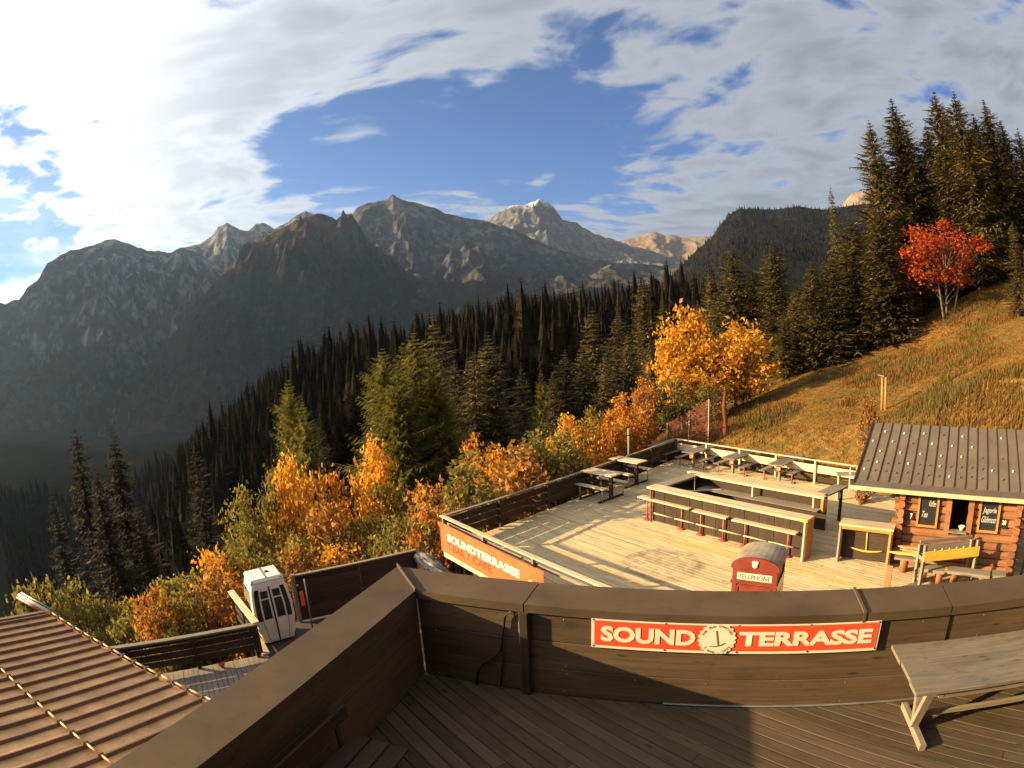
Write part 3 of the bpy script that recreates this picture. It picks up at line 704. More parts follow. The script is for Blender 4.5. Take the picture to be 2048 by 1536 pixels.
# low bench in the shade of the left arm
bn_ = thing('bench', 'dark wooden bench standing in the shade along the left parapet', 'bench', T(-2.3, 2.1, 0))
for uu in (-2.50, -2.32, -2.14): board('seat_slat', T(uu, 1.15, .44), T(uu, 3.10, .44), .16, .03, W_DARK, bn_)
board('backrest', T(-2.62, 1.15, .70), T(-2.62, 3.10, .70), .14, .03, W_DARK, bn_, up=tuple(U))
for n_ in (1.3, 2.95):
    for uu in (-2.52, -2.12): board('leg', T(uu, n_, 0), T(uu, n_, .425), .06, .06, W_DARK, bn_)
    board('back_post', T(-2.60, n_, 0.0), T(-2.635, n_, .78), .05, .03, W_DARK, bn_, up=tuple(U))

# ------------------------------------------------------------------ copper roof, lower left
RP0 = G(98, 1227, -2.2); RN = np.array([.18 * NN.x, .18 * NN.y, 1.0])
def RO(px, py): return on_plane(px, py, RP0, RN)
def RT(u, n, h=0.0):                    # roof frame -> place
    z = RP0[2] - .18 * (n - float(np.dot(RP0, NN))); return T(u, n, z + h)
cr = thing('copper_roof_building', 'low building with oxidised copper batten roof below the terrace', 'building', RT(-8, 2.5, -4))
nE = float(np.dot(RP0, NN)); uE = float(np.dot(RP0, U)); NT0 = -3.0
obj('roof_boarding', sheet_mesh([RT(uE - .05, NT0, -.05), RT(-3.28, NT0, -.05), RT(-3.28, nE, -.05), RT(uE - .05, nE, -.05)], .12), W_DARK, cr)
us = np.arange(uE + .20, -3.3, .43); edges = [uE - .02] + list(us) + [-3.28]
for a, b in zip(edges[:-1], edges[1:]):
    for n0, n1 in ((NT0, -.1), (-.1, 2.55), (2.55, nE)):
        jit = rnd.uniform(-.004, .004)
        obj('sheet', sheet_mesh([RT(a + .02, n0 + .004, jit), RT(b - .02, n0 + .004, jit), RT(b - .02, n1, jit), RT(a + .02, n1, jit)], .02), M_COPPER, cr)
for a in us:
    board('batten', RT(a, NT0, .02), RT(a, nE - .06, .02), .05, .10, M_SEAM, cr)
board('verge', RT(uE - .04, NT0, .0), RT(uE - .04, nE + .02, .0), .14, .14, M_SEAM, cr)
for q, (px, py) in enumerate(((98, 1227), (0, 1340))):
    n_ = nE + .0 if q == 0 else float(np.dot(RO(px, py), NN))
    prev = None
    for a, b in zip(edges[:-1], edges[1:]):
        tube('snow_pipe', RT(a + .008, n_, .085), RT(b - .008, n_, .085), .020, M_COPPER, cr)
    for a in us: board('pipe_bracket', RT(a, n_ - .05, .085), RT(a, n_ + .05, .085), .045, .06, M_SEAM, cr)
for P in ([T(uE + .3, nE - .4, -10), T(-3.3, nE - .4, -10), RT(-3.3, nE - .4, -.2), RT(uE + .3, nE - .4, -.2)], [T(uE + .3, -2.8, -10), T(uE + .3, nE - .4, -10), RT(uE + .3, nE - .4, -.2), RT(uE + .3, -2.8, -.2)]):
    obj('wall', sheet_mesh(P, .08), M_DARKWALL, cr)
# red and white pole end past the roof corner
q0 = RT(uE - .02, nE - .05, .10); q1 = Vector(Dd(38, 1190, math.hypot(q0.x, q0.y) + 1.0)); dq = (q1 - q0)
po = thing('barrier_pole', 'red and white pole sticking out past the copper roof corner', 'pole', q0)
tube('white_tube', q0 - dq * .1, q1, .045, M_WHITE, po); tube('red_tube', q0 - dq * .1 - Vector((.05, .05, .05)), q1 - Vector((.07, .04, .07)), .035, M_PIPE, po)
tube('guard_wire', q0 - dq * .1 + Vector((.06, .06, .05)), q1 + Vector((.06, .06, .05)), .014, M_STEEL, po)
# ------------------------------------------------------------------ lower walkway with fence, gondola cabin
WZ = -4.4
F0 = Vector(G(215, 1298, WZ + 1)); F1 = Vector(G(512, 1248, WZ + 1)); F0.z = F1.z = WZ
fx = (F1 - F0).normalized(); fy = Vector((-fx.y, fx.x, 0))     # along fence / outwards
FA = F0 - fx * 5.0
wk = tag(obj('walkway', sheet_mesh([FA - fy * 6.5 + Vector((0, 0, -.05)), F1 + fx * .1 - fy * 6.5 + Vector((0, 0, -.05)), F1 + fx * .1 + fy * .1 + Vector((0, 0, -.05)), FA + fy * .1 + Vector((0, 0, -.05))], .15), W_DARK), kind='structure')
Ltot = (F1 - FA).length; k = 0.0
while k < Ltot:
    a = FA + fx * (k + .07); h = rnd.uniform(-.004, .004)
    board('plank', a - fy * 6.4 + Vector((0, 0, -.02 + h)), a + fy * .08 + Vector((0, 0, -.02 + h)), .135, .035, W_GREY, wk); k += .143
fn = thing('walkway_fence', 'dark slatted wooden fence with wide top rail along the lower walkway', 'fence', F0)
posts = [F0 - fx * 3.6, F0 - fx * 1.6, F0 + fx * .42, F0 + fx * 2.35, F1 - fx * .12]
zz = lambda p, z: Vector((p.x, p.y, WZ + z))
for p in posts: board('post', zz(p, 0), zz(p, .97), .10, .09, W_DARK, fn, up=tuple(fy))
for a, b in zip(posts[:-1], posts[1:]):
    for z0, z1 in ((.20, .385), (.41, .60), (.625, .80), (.83, .93)):
        o_ = fy * .065; board('slat', zz(a + o_ + fx * .01, (z0 + z1) / 2), zz(b + o_ - fx * .01, (z0 + z1) / 2), z1 - z0, .028, W_DARK, fn, up=tuple(fy))
    board('bracket', zz(b - fy * .03, .80), zz(b - fy * .03, .95), .26, .05, W_DARK, fn, up=tuple(fy))
board('top_rail', zz(FA, 1.0), zz(F1 + fx * .05, 1.0), .17, .05, W_GREY, fn)
# short return rail past the corner post
e0 = Vector(G(512, 1248, WZ + 1.0)); e1 = Vector(G(462, 1184, WZ + 1.0)); ed = (e1 - e0).normalized(); en = Vector((-ed.y, ed.x, 0))
rt = thing('return_rail', 'short wooden rail with pale worn top running out beside the gondola', 'fence', e0 - Vector((0, 0, 1)))
board('top_rail', e0 + Vector((0, 0, .03)), e1 + Vector((0, 0, .03)), .2, .05, W_PALE, rt)
for s in (.06, .5, .94):
    p = e0 + (e1 - e0) * s; board('post', (p.x, p.y, WZ - (0 if s < .3 else 1.5)), (p.x, p.y, WZ + 1.0), .09, .09, W_DARK, rt)
for z in (.25, .55, .82): board('slat', zz(e0 + ed * .1, z), zz(e1, z), .16, .03, W_DARK, rt, up=tuple(en))
ds = Vector(G(515, 1275, WZ)); de = Vector(G(533, 1310, WZ))
o = board('floor_plank', ds + Vector((0, 0, .03)), de + Vector((0, 0, .03)), .22, .04, W_PALE); tag(o, 'loose pale plank lying at the foot of the fence corner post', 'plank')
# broom
b0 = Vector(G(441, 1333, WZ + .05)); b1 = F1 - fx * .35 + Vector((0, 0, .78)) - fy * .02
br = thing('broom', 'dark red broom leaning against the walkway fence', 'broom', b0)
tube('handle', b0 + (b1 - b0).normalized() * .12, b1, .014, W_DARK, br); bd = (b1 - b0).normalized()
obj('brush', lathe_mesh([(.075, 0), (.085, .03), (.07, .11), (.03, .16), (.015, .2)], 8), M_PIPE, br, frame(b0, bd.orthogonal(), bd))

# concrete apron round the gondola, dark wall behind it
gl = Vector(G(478, 1128, WZ + 2.05))
w0 = Vector(G(585, 1153, -2.9)); w1 = Vector(G(831, 1101, -2.9)); wx = (w1 - w0).normalized(); wy = Vector((-wx.y, wx.x, 0))
ap = tag(obj('platform', sheet_mesh([F1 + fx * .11 - fy * 6.5 + Vector((0, 0, -.02)), Vector((1.5, 8.2, WZ - .02)), Vector((w1.x + 1.5, w1.y - 1.0, WZ - .02)), Vector((w1.x, w1.y, WZ - .02)), Vector((w0.x, w0.y, WZ - .02)) + wy * .1 - wx * 1.6, F1 + fx * .11 + fy * 1.6 + Vector((0, 0, -.02))], .3), M_ASPH), kind='structure')
wl = thing('boarded_wall', 'long dark boarded wall behind the gondola cabin', 'wall', Vector((w0.x, w0.y, WZ)))
for i in range(7):
    z = WZ + .02 + .213 * i
    for s0, s1 in ((0, .52), (.523, 1)):
        a = w0.lerp(w1, s0); b = w0.lerp(w1, s1); board('wall_board', (a.x, a.y, z + .105), (b.x, b.y, z + .105), .207, .035 + .004 * (i % 2), W_DARK, wl, up=tuple(wy))
board('coping', w0 + Vector((0, 0, .02)) - wx * .05, w1 + Vector((0, 0, .02)), .12, .04, W_GREY, wl)
board('end_post', (w0.x, w0.y, WZ), (w0.x, w0.y, -2.84), .1, .12, W_GREY, wl)
pz = [w0 - wx * .12 + Vector((0, 0, .08)), w0 - wx * .35 + Vector((0, 0, .10)), w0 - wx * .42 - Vector((0, 0, .35)), w0 - wx * .30 - Vector((0, 0, 1.3))]
tag(obj('handrail', path_mesh(pz, .022), M_STEEL), 'bent grey handrail pipe at the end of the dark wall', 'handrail')
for i, (px, py) in enumerate(((594, 1170), (600, 1187))):
    p = on_plane(px, py, np.array(w0 - wy * .03), np.array(wy)); tag(obj('knob', lathe_mesh([(.02, 0), (.035, .02), (.03, .05), (.008, .06)], 8), M_WHITE, None, frame(p, wx, tuple(-wy))), 'small white round knob screwed to the dark wall', 'knob', 'white knobs on the wall')
# pale bark log at the wall's far end
l0 = w1 + Vector((0, 0, -.16)); l1 = Vector(G(905, 1165, -3.7)); ld = l1 - l0
def bark_mat():
    m, t, p = newmat('peeling pale bark'); v = t.add('ShaderNodeTexCoord').outputs['Object']
    a = t.noise(t.vm('MULTIPLY', v, (2.5, 9, 9)), 1.0, 6, .7, .8); t.l.new(t.ramp(a, [(.40, (.03, .022, .018)), (.50, (.30, .26, .21)), (.62, (.62, .56, .46))]), p.inputs['Base Color']); p.inputs['Roughness'].default_value = .9
    bn = t.add('ShaderNodeBump', inp={'Strength': 1.0, 'Distance': .05, 'Height': a}); t.l.new(bn.outputs[0], p.inputs['Normal']); return m
M_BARK = bark_mat(); pts = [l0 + ld * s + Vector((rnd.uniform(-.03, .03), rnd.uniform(-.03, .03), rnd.uniform(-.03, .03))) for s in np.linspace(0, 1.0, 9)]
lg = tag(obj('bark_log', path_mesh([ld.normalized() * 0 + Vector((x, 0, 0)) + Vector((0, .02 * math.sin(3 * x), .02 * math.cos(2 * x))) for x in np.linspace(0, ld.length, 12)], [.12, .19, .24, .26, .25, .27, .26, .24, .27, .26, .25, .2], 12), M_BARK, None, frame(l0, ld)), 'thick log with peeling black and white bark beside the orange banner', 'log')
obj('bark_flake', path_mesh([(x, .20 + .05 * math.sin(4 * x), .12) for x in np.linspace(.2, ld.length * .8, 9)], [.02, .07, .09, .06, .1, .07, .09, .05, .02], 7), M_BARK, lg, frame(l0, ld))

# gondola cabin
ga = Vector(G(500, 1166, WZ + 2.02)); gb = Vector(G(577, 1150, WZ + 2.02)); gx_ = (gb - ga).normalized(); gy_ = Vector((-gx_.y, gx_.x, 0))
gc = (ga + gb) / 2 + gy_ * .55; gc.z = WZ
GM = frame(gc, gx_) @ Matrix.Rotation(R(-2.0), 4, 'Y') @ Matrix.Scale(.95, 4)
go = thing('gondola_cabin', 'old white gondola cabin with twin sliding doors parked on the platform', 'gondola', gc)
def gw(z): return np.interp(z, [0, .25, .8, 1.3, 1.75, 2.02], [.46, .53, .62, .62, .57, .50])     # half width by height
def gd(z): return np.interp(z, [0, .25, .8, 1.3, 1.75, 2.02], [.44, .50, .56, .56, .52, .47])
zl = [0.08, .14, .25, .5, .8, 1.05, 1.3, 1.55, 1.75, 1.9, 2.0]; ring = []
for z in zl:
    a, b = gw(z), gd(z); c = .09
    ring.append([(-a + c, -b), (a - c, -b), (a - c * .3, -b + c * .3), (a, -b + c), (a, b - c), (a - c * .3, b - c * .3), (a - c, b), (-a + c, b), (-a + c * .3, b - c * .3), (-a, b - c), (-a, -b + c), (-a + c * .3, -b + c * .3)])
V = [(x, y, z) for z, rg in zip(zl, ring) for x, y in rg]; n = 12
F = [(i * n + k, i * n + (k + 1) % n, (i + 1) * n + (k + 1) % n, (i + 1) * n + k) for i in range(len(zl) - 1) for k in range(n)] + [tuple(range(n))[::-1], tuple(range((len(zl) - 1) * n, len(zl) * n))]
obj('shell', mesh('shell', V, F), M_WHITE, go, GM)
def gpatch(name, face, s0, s1, z0, z1, off, mat, parent, nz=7):
    V = []; zs = np.linspace(z0, z1, nz)
    for z in zs:
        for s in (s0, s1):
            a, b = gw(z), gd(z)
            if face == 'f': V.append((s * (a - .09), -b - off, z))
            elif face == 'b': V.append((s * (a - .09), b + off, z))
            elif face == 'r': V.append((a + off, s * (b - .09), z))
            else: V.append((-a - off, s * (b - .09), z))
    F = [(2 * i, 2 * i + 1, 2 * i + 3, 2 * i + 2) for i in range(nz - 1)]
    return obj(name, mesh(name, V, F), mat, parent, GM)
gpatch('window_band', 'f', -1, 1, .86, 1.84, .004, M_GLASS, go)
for s0, s1 in ((-.70, -.05), (.05, .72)):
    d_ = gpatch('door', 'f', s0, s1, .12, 1.86, .014, M_WHITE, go)
    gpatch('door_window', 'f', s0 + .10, s1 - .10, .90, 1.52, .020, M_GLASS, d_); gpatch('door_window', 'f', s0 + .10, s1 - .10, 1.56, 1.78, .020, M_GLASS, d_)
    for q in (s0 - .025, s1): gpatch('gasket', 'f', q, q + .025, .12, 1.86, .022, M_BLACK, d_)
gpatch('door_gap', 'f', -.05, .05, .1, 1.88, .010, M_BLACK, go)
for f_ in 'rlb': gpatch('side_window', f_, -.85, .85, .9, 1.78, .008, M_GLASS, go)
gpatch('edge_trim', 'f', -1.12, -1.0, .55, 1.95, .012, M_WHITE, go)
rb_ = [(-.50, -.47), (.50, -.47), (.50, .47), (-.50, .47)]
V = [(x, y, 2.0) for x, y in rb_] + [(x * 1.02, y * 1.02, 2.05) for x, y in rb_] + [(x * .9, y * .88, 2.13) for x, y in rb_]
rf = obj('roof', mesh('roof', V, [(3, 2, 1, 0), (8, 9, 10, 11)] + [(r_ * 4 + i, r_ * 4 + (i + 1) % 4, r_ * 4 + 4 + (i + 1) % 4, r_ * 4 + 4 + i) for r_ in (0, 1) for i in range(4)]), M_WHITE, go, GM)
obj('roof_rib', board_mesh(.84, .035, .02), M_SEAM, rf, GM @ Matrix.Translation((.0, -.42, 2.14)) @ Matrix.Rotation(R(90), 4, 'Z'))
obj('roof_hatch', lathe_mesh([(.07, 0), (.06, .025), (.02, .035)], 8), M_BLACK, rf, GM @ Matrix.Translation((.12, .02, 2.13)))
for x in (-.44, .44): obj('roof_corner', box_mesh(.06, .06, .05), M_BLACK, rf, GM @ Matrix.Translation((x, -.44, 2.03)))
obj('skid', box_mesh(.8, .75, .08), M_BLACK, go, GM)
hd = thing('picture_card', 'small orange advertising card behind the gondola by the dark wall', 'card', gb + gx_ * .25 - Vector((0, 0, 1.2)))
obj('card', box_mesh(.11, .02, .45), M_ORANGE, hd, frame(gb + gx_ * .33 + gy_ * .2 - Vector((0, 0, 1.1)), gx_)); tube('card_post', gb + gx_ * .47 + gy_ * .2 - Vector((0, 0, 2.02)), gb + gx_ * .47 + gy_ * .2 - Vector((0, 0, .3)), .02, M_STEEL, hd)

# ------------------------------------------------------------------ sound terrace deck
RH = 1.0; RZ = DK + RH
C0 = Vector(G(885, 1031, RZ)); C0.z = DK
L1 = Vector(G(1352, 877, RZ)); L1.z = DK
B1 = Vector(G(1716, 932, RZ)); B1.z = DK
dd = Vector((math.cos(R(-55)), math.sin(R(-55)), 0)); de_ = Vector((-dd.y, dd.x, 0))
fr_dir = (Vector(G(1215, 1174, RZ)) - Vector(G(885, 1031, RZ))); fr_dir.z = 0; fr_dir.normalize()
E0 = C0 + fr_dir * 15.5
dpoly = [C0, E0, T(8.9, 5.3, DK), T(14.5, 5.3, DK), Vector((16.4, 11.5, DK)), B1 + Vector((.2, .1, 0)), L1 + Vector((.1, .1, 0))]
dk = tag(obj('sound_terrace_deck', sheet_mesh([Vector((p.x, p.y, DK - .04)) for p in dpoly], .2), W_DARK), kind='structure')
fresh = [(G(1312, 1074, DK), G(1462, 1117, DK)), (G(1328, 1064, DK), G(1470, 1106, DK)), (G(1195, 1141, DK), G(1320, 1185, DK)), (G(1565, 1135, DK), G(1600, 1148, DK)), (G(1605, 1131, DK), G(1780, 1176, DK))]
def special(mid, c, d, x0, x1):
    for a, b in fresh:
        m_ = Vector((a + b) / 2); 
        if abs((m_ - Vector((c.x, c.y, DK))).dot(de_)) < .072: 
            s = (m_ - Vector((c.x, c.y, DK))).dot(d)
            if x0 - .1 < s < x1 + .1: return W_NEW
    return None
lay(dk, dpoly, dd, .145, .008, DK, .035, W_DECK, 3.6, special=special)
sk_ = thing('deck_fascia', 'pale wooden edge board and posts carrying the front of the deck', 'deck edge', C0)
board('edge_board', C0 - de_ * .03 + Vector((0, 0, -.17)), E0 - de_ * .03 + Vector((0, 0, -.17)), .30, .05, W_PALE, sk_, up=tuple(de_))
lfx = (L1 - C0).normalized(); lfn = Vector((-lfx.y, lfx.x, 0))
board('edge_board', C0 + lfn * .03 + Vector((0, 0, -.17)), L1 + lfn * .03 + Vector((0, 0, -.17)), .30, .05, W_DARK, sk_, up=tuple(lfn))
for i in range(8):
    p = C0 + fr_dir * (.3 + i * 2.0) + de_ * .25; board('stilt', (p.x, p.y, -8.5), (p.x, p.y, DK - .2), .16, .16, W_DARK, sk_)
    if i < 7: p = C0 + lfx * (.3 + i * 2.0) - lfn * .25; board('stilt', (p.x, p.y, -8.5), (p.x, p.y, DK - .2), .16, .16, W_DARK, sk_)
def V3(p, z): return Vector((p.x, p.y, DK + z))
# left railing
lr = thing('deck_railing', 'dark slatted railing along the wooded side of the deck', 'railing', C0)
Lr = (L1 - C0).length; nb = 6
for i in range(nb + 1): p = C0 + lfx * (Lr * i / nb); board('post', V3(p, 0), V3(p, RH - .03), .10, .10, W_DARK, lr, up=tuple(lfn))
for i in range(nb):
    a = C0 + lfx * (Lr * i / nb + .03); b = C0 + lfx * (Lr * (i + 1) / nb - .03); o_ = lfn * .065
    for z0, z1 in ((.19, .40), (.425, .635), (.66, .87)): board('slat', V3(a + o_, (z0 + z1) / 2), V3(b + o_, (z0 + z1) / 2), z1 - z0, .03, W_DARK, lr, up=tuple(lfn))
    board('cap_rail', V3(a, RH - .018 + .004 * (i % 2)), V3(b + lfx * .055, RH - .018 + .004 * (i % 2)), .13, .036, W_GREY, lr)
# front railing with banner
fr = thing('front_railing', 'pale capped wooden railing along the front edge of the deck', 'railing', C0)
for i in range(7):
    p = C0 + fr_dir * (.05 + i * 2.15); board('post', V3(p, 0), V3(p, RH - .03), .09, .09, W_GREY, fr, up=tuple(de_))
for i in range(4):
    a = C0 + fr_dir * (i * 3.9 - .08); b = C0 + fr_dir * ((i + 1) * 3.9 - .09); board('cap_rail', V3(a, RH - .018), V3(b, RH - .018), .15, .036, W_PALE, fr)
    for zc, ww in ((.76, .10), (.18, .16)):
        board('rail_board', V3(a + de_ * .06 + fr_dir * .1, zc), V3(b + de_ * .06, zc), ww, .03, W_GREY, fr, up=tuple(de_))
# solid inner boards near the corner
BA = Vector(G(884, 1042, DK + .87)); BB = Vector(G(1093, 1142, DK + .87)); bx = (BB - BA).normalized(); by = Vector((-bx.y, bx.x, 0)); BL = (BB - BA).length
BM = frame(Vector((BA.x, BA.y, DK)) - by * .07, bx)
bn2 = thing('orange_banner', 'orange banner reading SOUNDTERRASSE on the front of the deck railing', 'banner', Vector((BA.x, BA.y, DK)))
sgbox('banner_sheet', 0, BL, -.06, .87, -.012, 0, M_ORANGE, bn2, BM)
for z in (-.055, .862): sgbox('hem', 0, BL, z, z + .01, -.017, -.0125, M_RED, bn2, BM)
for x in (.0, BL - .04): sgbox('hem', x, x + .04, -.04, .855, -.0165, -.0125, M_RED, bn2, BM)
BF = BM @ Matrix.Translation((0, -.016, 0))
def BU(px, py): p = on_plane(px, py, np.array(BM.translation), np.array(by)); return float((Vector(p) - BM.translation).dot(bx)), float(p[2] - DK)
x0, x1 = BU(896, 1078)[0], BU(1040, 1145)[0]
fit_text('lettering', 'SOUNDTERRASSE', BF, x0, x1, .37, .61, M_CREAM, bn2, .045)
xa, xb = BU(896, 1096)[0], BU(984, 1140)[0]; [fit_text('lettering', w_, BF, xa + (xb - xa) * f0, xa + (xb - xa) * f1, .10, .33, M_DKRED, bn2, 0.01) for w_, f0, f1 in (('T-BAR', 0, .42), ('/', .47, .54), ('CAFE', .60, 1))]
ex = BU(1064, 1160)[0]; emblem(BF, ex, .27, .22, bn2, (-.055, .84), words=False)
# back railing
bk = thing('back_railing', 'pale board railing between the deck and the meadow', 'railing', L1)
bxd = (B1 - L1).normalized(); bnd = Vector((-bxd.y, bxd.x, 0)); LB = (B1 - L1).length
for i in range(6): p = L1 + bxd * (LB * i / 5); board('post', V3(p, 0), V3(p, RH - .03), .09, .09, W_PALE, bk, up=tuple(bnd))
for i in range(5):
    a = L1 + bxd * (LB * i / 5 + .004); b = L1 + bxd * (LB * (i + 1) / 5 - .004)
    board('cap_rail', V3(a, RH - .015), V3(b, RH - .015), .14, .036, W_PALE, bk); board('rail_board', V3(a + bnd * .06, .62), V3(b + bnd * .06, .62), .32, .03, W_PALE, bk, up=tuple(bnd)); board('rail_board', V3(a + bnd * .06, .22), V3(b + bnd * .06, .22), .22, .03, W_DARK, bk, up=tuple(bnd))

# ------------------------------------------------------------------ tables
def picnic(name, label, group, M, L, Wd, H, HB, top, legm, benchoff, pipes):
    t_ = thing(name, label, 'table', M.translation, 0, group); A = lambda x, y, z: M @ Vector((x, y, z))
    up = M.to_3x3() @ Vector((0, 0, 1))
    for i in range(3):
        y = -Wd / 2 + Wd / 6 + i * Wd / 3; board('table_plank', A(-L / 2 + .01 * i, y, H - .02), A(L / 2, y, H - .02), Wd / 3 - .008, .042, top, t_)
    for x in (-L * .30, L * .30):
        board('leg', A(x, 0, 0), A(x, 0, H - .09), .14, .10, legm, t_, up=tuple(M.to_3x3() @ Vector((0, 1, 0)))); board('bearer', A(x, -Wd * .42, H - .066), A(x, Wd * .42, H - .066), .07, .05, legm, t_)
        board('foot', A(x, -benchoff - .1, .03), A(x, benchoff + .1, .03), .09, .06, legm, t_)
    for sy in (-1, 1):
        b_ = board('bench_seat', A(-L / 2 + .05, sy * benchoff, HB - .02), A(L / 2 - .05, sy * benchoff, HB - .02), .27, .04, top, t_)
        for x in (-L * .36, L * .36): tube('bench_leg', A(x, sy * benchoff, .0), A(x, sy * benchoff, HB - .04), .026, pipes, t_)
    board('stretcher', A(-L * .3, 0, .28), A(L * .3, 0, .28), .08, .035, legm, t_, up=tuple(M.to_3x3() @ Vector((0, 1, 0)))); return t_
HT = .78
backs = [((1293, 890.7), (1311.6, 894), 'leftmost'), ((1366.7, 903.6), (1384, 905.5), ''), ((1444, 914.5), (1467.5, 918.6), ''), ((1536.3, 926.8), (1564.4, 932), '')]
lbl = ['picnic table at the corner of the side and back railings', 'picnic table by the back railing, second from the railing corner', 'picnic table by the back railing, third from the railing corner', 'picnic table by the back railing, nearest the log hut']
pots = ['red pot hanging under the corner picnic table', 'orange pot with pale label under the second picnic table', 'orange pot with pale label under the third picnic table', 'orange pot with pale label under the picnic table nearest the hut']
for i, (nl, nr2, _) in enumerate(backs):
    mid = (Vector(G(*nl, DK + HT)) + Vector(G(*nr2, DK + HT))) / 2; lx = Vector((math.cos(R(36.5)), math.sin(R(36.5)), 0)); c = mid + lx * 1.12; c.z = DK
    picnic('picnic_table', lbl[i], 'picnic tables along the back railing', frame(c, lx), 2.25, .72, HT, .46, W_TOP, W_GREY, .66, M_PIPE)
    pp_ = c - lx * (2.25 * .30 + .12) + Vector((0, 0, .44)); po_ = thing('lantern_pot', pots[i], 'pot', pp_, 0, 'pots under the picnic tables')
    obj('pot', lathe_mesh([(.075, 0), (.10, .02), (.105, .25), (.115, .26), (.10, .27)], 12), M_ORANGE if i else M_PIPE, po_, Matrix.Translation(pp_))
    if i: obj('pot_label', box_mesh(.12, .012, .14), M_CREAM, po_, frame(pp_ + Vector((-.035, -.105, .06)), (math.cos(R(-18)), math.sin(R(-18)), 0)))
for i, (a, b, q, s) in enumerate((((1144, 938.5), (1206, 950), (1222, 942), .42), ((1205, 915), (1264, 925), (1277, 918), .30))):
    ht = 1.0; a3 = Vector(G(*a, DK + ht)); b3 = Vector(G(*b, DK + ht)); lx = (b3 - a3).normalized(); ly = Vector((-lx.y, lx.x, 0)); c = (a3 + b3) / 2 + ly * .34 + lx * s; c.z = DK
    picnic('high_table', ['tall pale table with raised benches by the side railing, next to the bar', 'tall pale table with raised benches between the lamp post and the bar'][i], 'high tables by the side railing', frame(c, lx), 1.55, .70, ht, .58, W_PALE, W_DARK, .62, M_STEEL)
lp = Vector(G(1258, 936, DK)); tp = .30 * 6.2
lp_ = thing('lamp_post', 'thin grey green post rising behind the tall tables', 'post', lp)
tube('shaft', lp, lp + Vector((0, 0, tp)), .055, M_LAMPGRN, lp_); tube('collar', lp + Vector((0, 0, tp - .34)), lp + Vector((0, 0, tp - .30)), .064, M_BLACK, lp_); tube('post_foot', lp, lp + Vector((0, 0, .12)), .10, M_STEEL, lp_)

# ------------------------------------------------------------------ U-shaped bar
BH = 1.2; bo = Vector(G(1294, 973, DK + BH)); be = Vector(G(1614, 1040.5, DK + BH)); e1 = (be - bo).normalized(); e2 = Vector((-e1.y, e1.x, 0)); bL = (be - bo).length
def BB_(a, b, z): return Vector((bo.x, bo.y, DK)) + e1 * a + e2 * b + Vector((0, 0, z))
ba = thing('outdoor_bar', 'long U-shaped wooden bar with pale counter and dark boarded front', 'bar', BB_(0, 0, 0))
for i, (y0, y1) in enumerate(((-.02, .20), (.206, .44))): board('front_counter', BB_(0, (y0 + y1) / 2, BH - .03), BB_(bL + .02, (y0 + y1) / 2, BH - .03), y1 - y0, .07, W_PALE, ba)
n_ = 11
for i in range(n_):
    a, b = .12 + (bL - .2) * i / n_, .12 + (bL - .2) * (i + 1) / n_ - .008; board('front_panel', BB_((a + b) / 2, .18 + .004 * (i % 2), .03), BB_((a + b) / 2, .18 + .004 * (i % 2), BH - .07), b - a, .025, W_DARK, ba, up=tuple(e2))
board('end_panel', BB_(bL - .03, .28, .0), BB_(bL - .03, .28, BH - .07), .44, .06, W_TRIM, ba, up=tuple(e1)); board('end_post', BB_(bL - .03, .01, .0), BB_(bL - .03, .01, BH - .07), .08, .08, W_PALE, ba)
board('end_post', BB_(.10, .10, 0), BB_(.10, .10, BH - .07), .07, .07, M_PIPE, ba)
rB = Vector(G(1394.8, 950.2, DK + BH)); rb2 = (rB - BB_(0, 0, 0)).dot(e2); rE = (Vector(G(1646, 996, DK + BH)) - BB_(0, 0, 0)).dot(e1)
board('side_counter', BB_(.22, .46, BH - .035), BB_(.22, rb2 + .3, BH - .035), .46, .06, W_GREY, ba); board('side_panel', BB_(.06, .45, BH / 2), BB_(.06, rb2 + .3, BH / 2), BH - .1, .025, W_DARK, ba, up=tuple(e1))
for i, (y0, y1) in enumerate(((0, .20), (.206, .42))): board('rear_counter', BB_(-.2 + .46 * (i == 0), rb2 + (y0 + y1) / 2, BH - .03), BB_(rE - .1 * i, rb2 + (y0 + y1) / 2, BH - .03), y1 - y0, .07, W_PALE, ba)
board('rear_panel', BB_(.1, rb2 + .3, BH / 2), BB_(rE, rb2 + .3, BH / 2), BH - .1, .025, W_DARK, ba, up=tuple(e2))
board('right_counter', BB_(rE - .25, rb2 + .44, BH - .05), BB_(rE - .10, rb2 + 1.7, BH - .05), .50, .05, W_GREY, ba); board('right_leg', BB_(rE - .05, rb2 + 1.6, 0), BB_(rE - .05, rb2 + 1.6, BH - .08), .09, .09, W_DARK, ba)
board('end_block', BB_(rE - .02, rb2 + .05, .72), BB_(rE - .02, rb2 + .05, BH - .07), .14, .12, W_TRIM, ba)
for i in range(3): board('work_shelf', BB_(1.55, .62 + i * .26, .84), BB_(bL - .35 - .2 * (i == 0), .62 + i * .26, .84), .25, .04, W_GREY if i else W_PALE, ba)
for x, z in ((1.6, 0), (bL - .5, 0)): board('shelf_leg', BB_(x, .9, 0), BB_(x, .9, .82), .08, .08, W_DARK, ba)
board('shelf_rail', BB_(.5, 1.4, .82), BB_(1.4, 2.3, .82), .08, .04, W_PALE, ba)
for x in (rE - 2.6, rE - .35): board('counter_prop', BB_(x, rb2 + .05, .75), BB_(x, rb2 + .05, BH - .07), .08, .08, W_PALE, ba)
board('rear_board', BB_(.6, rb2 - .02, .80), BB_(rE - .1, rb2 - .02, .80), .5, .02, W_GREY, ba)
ft = .34
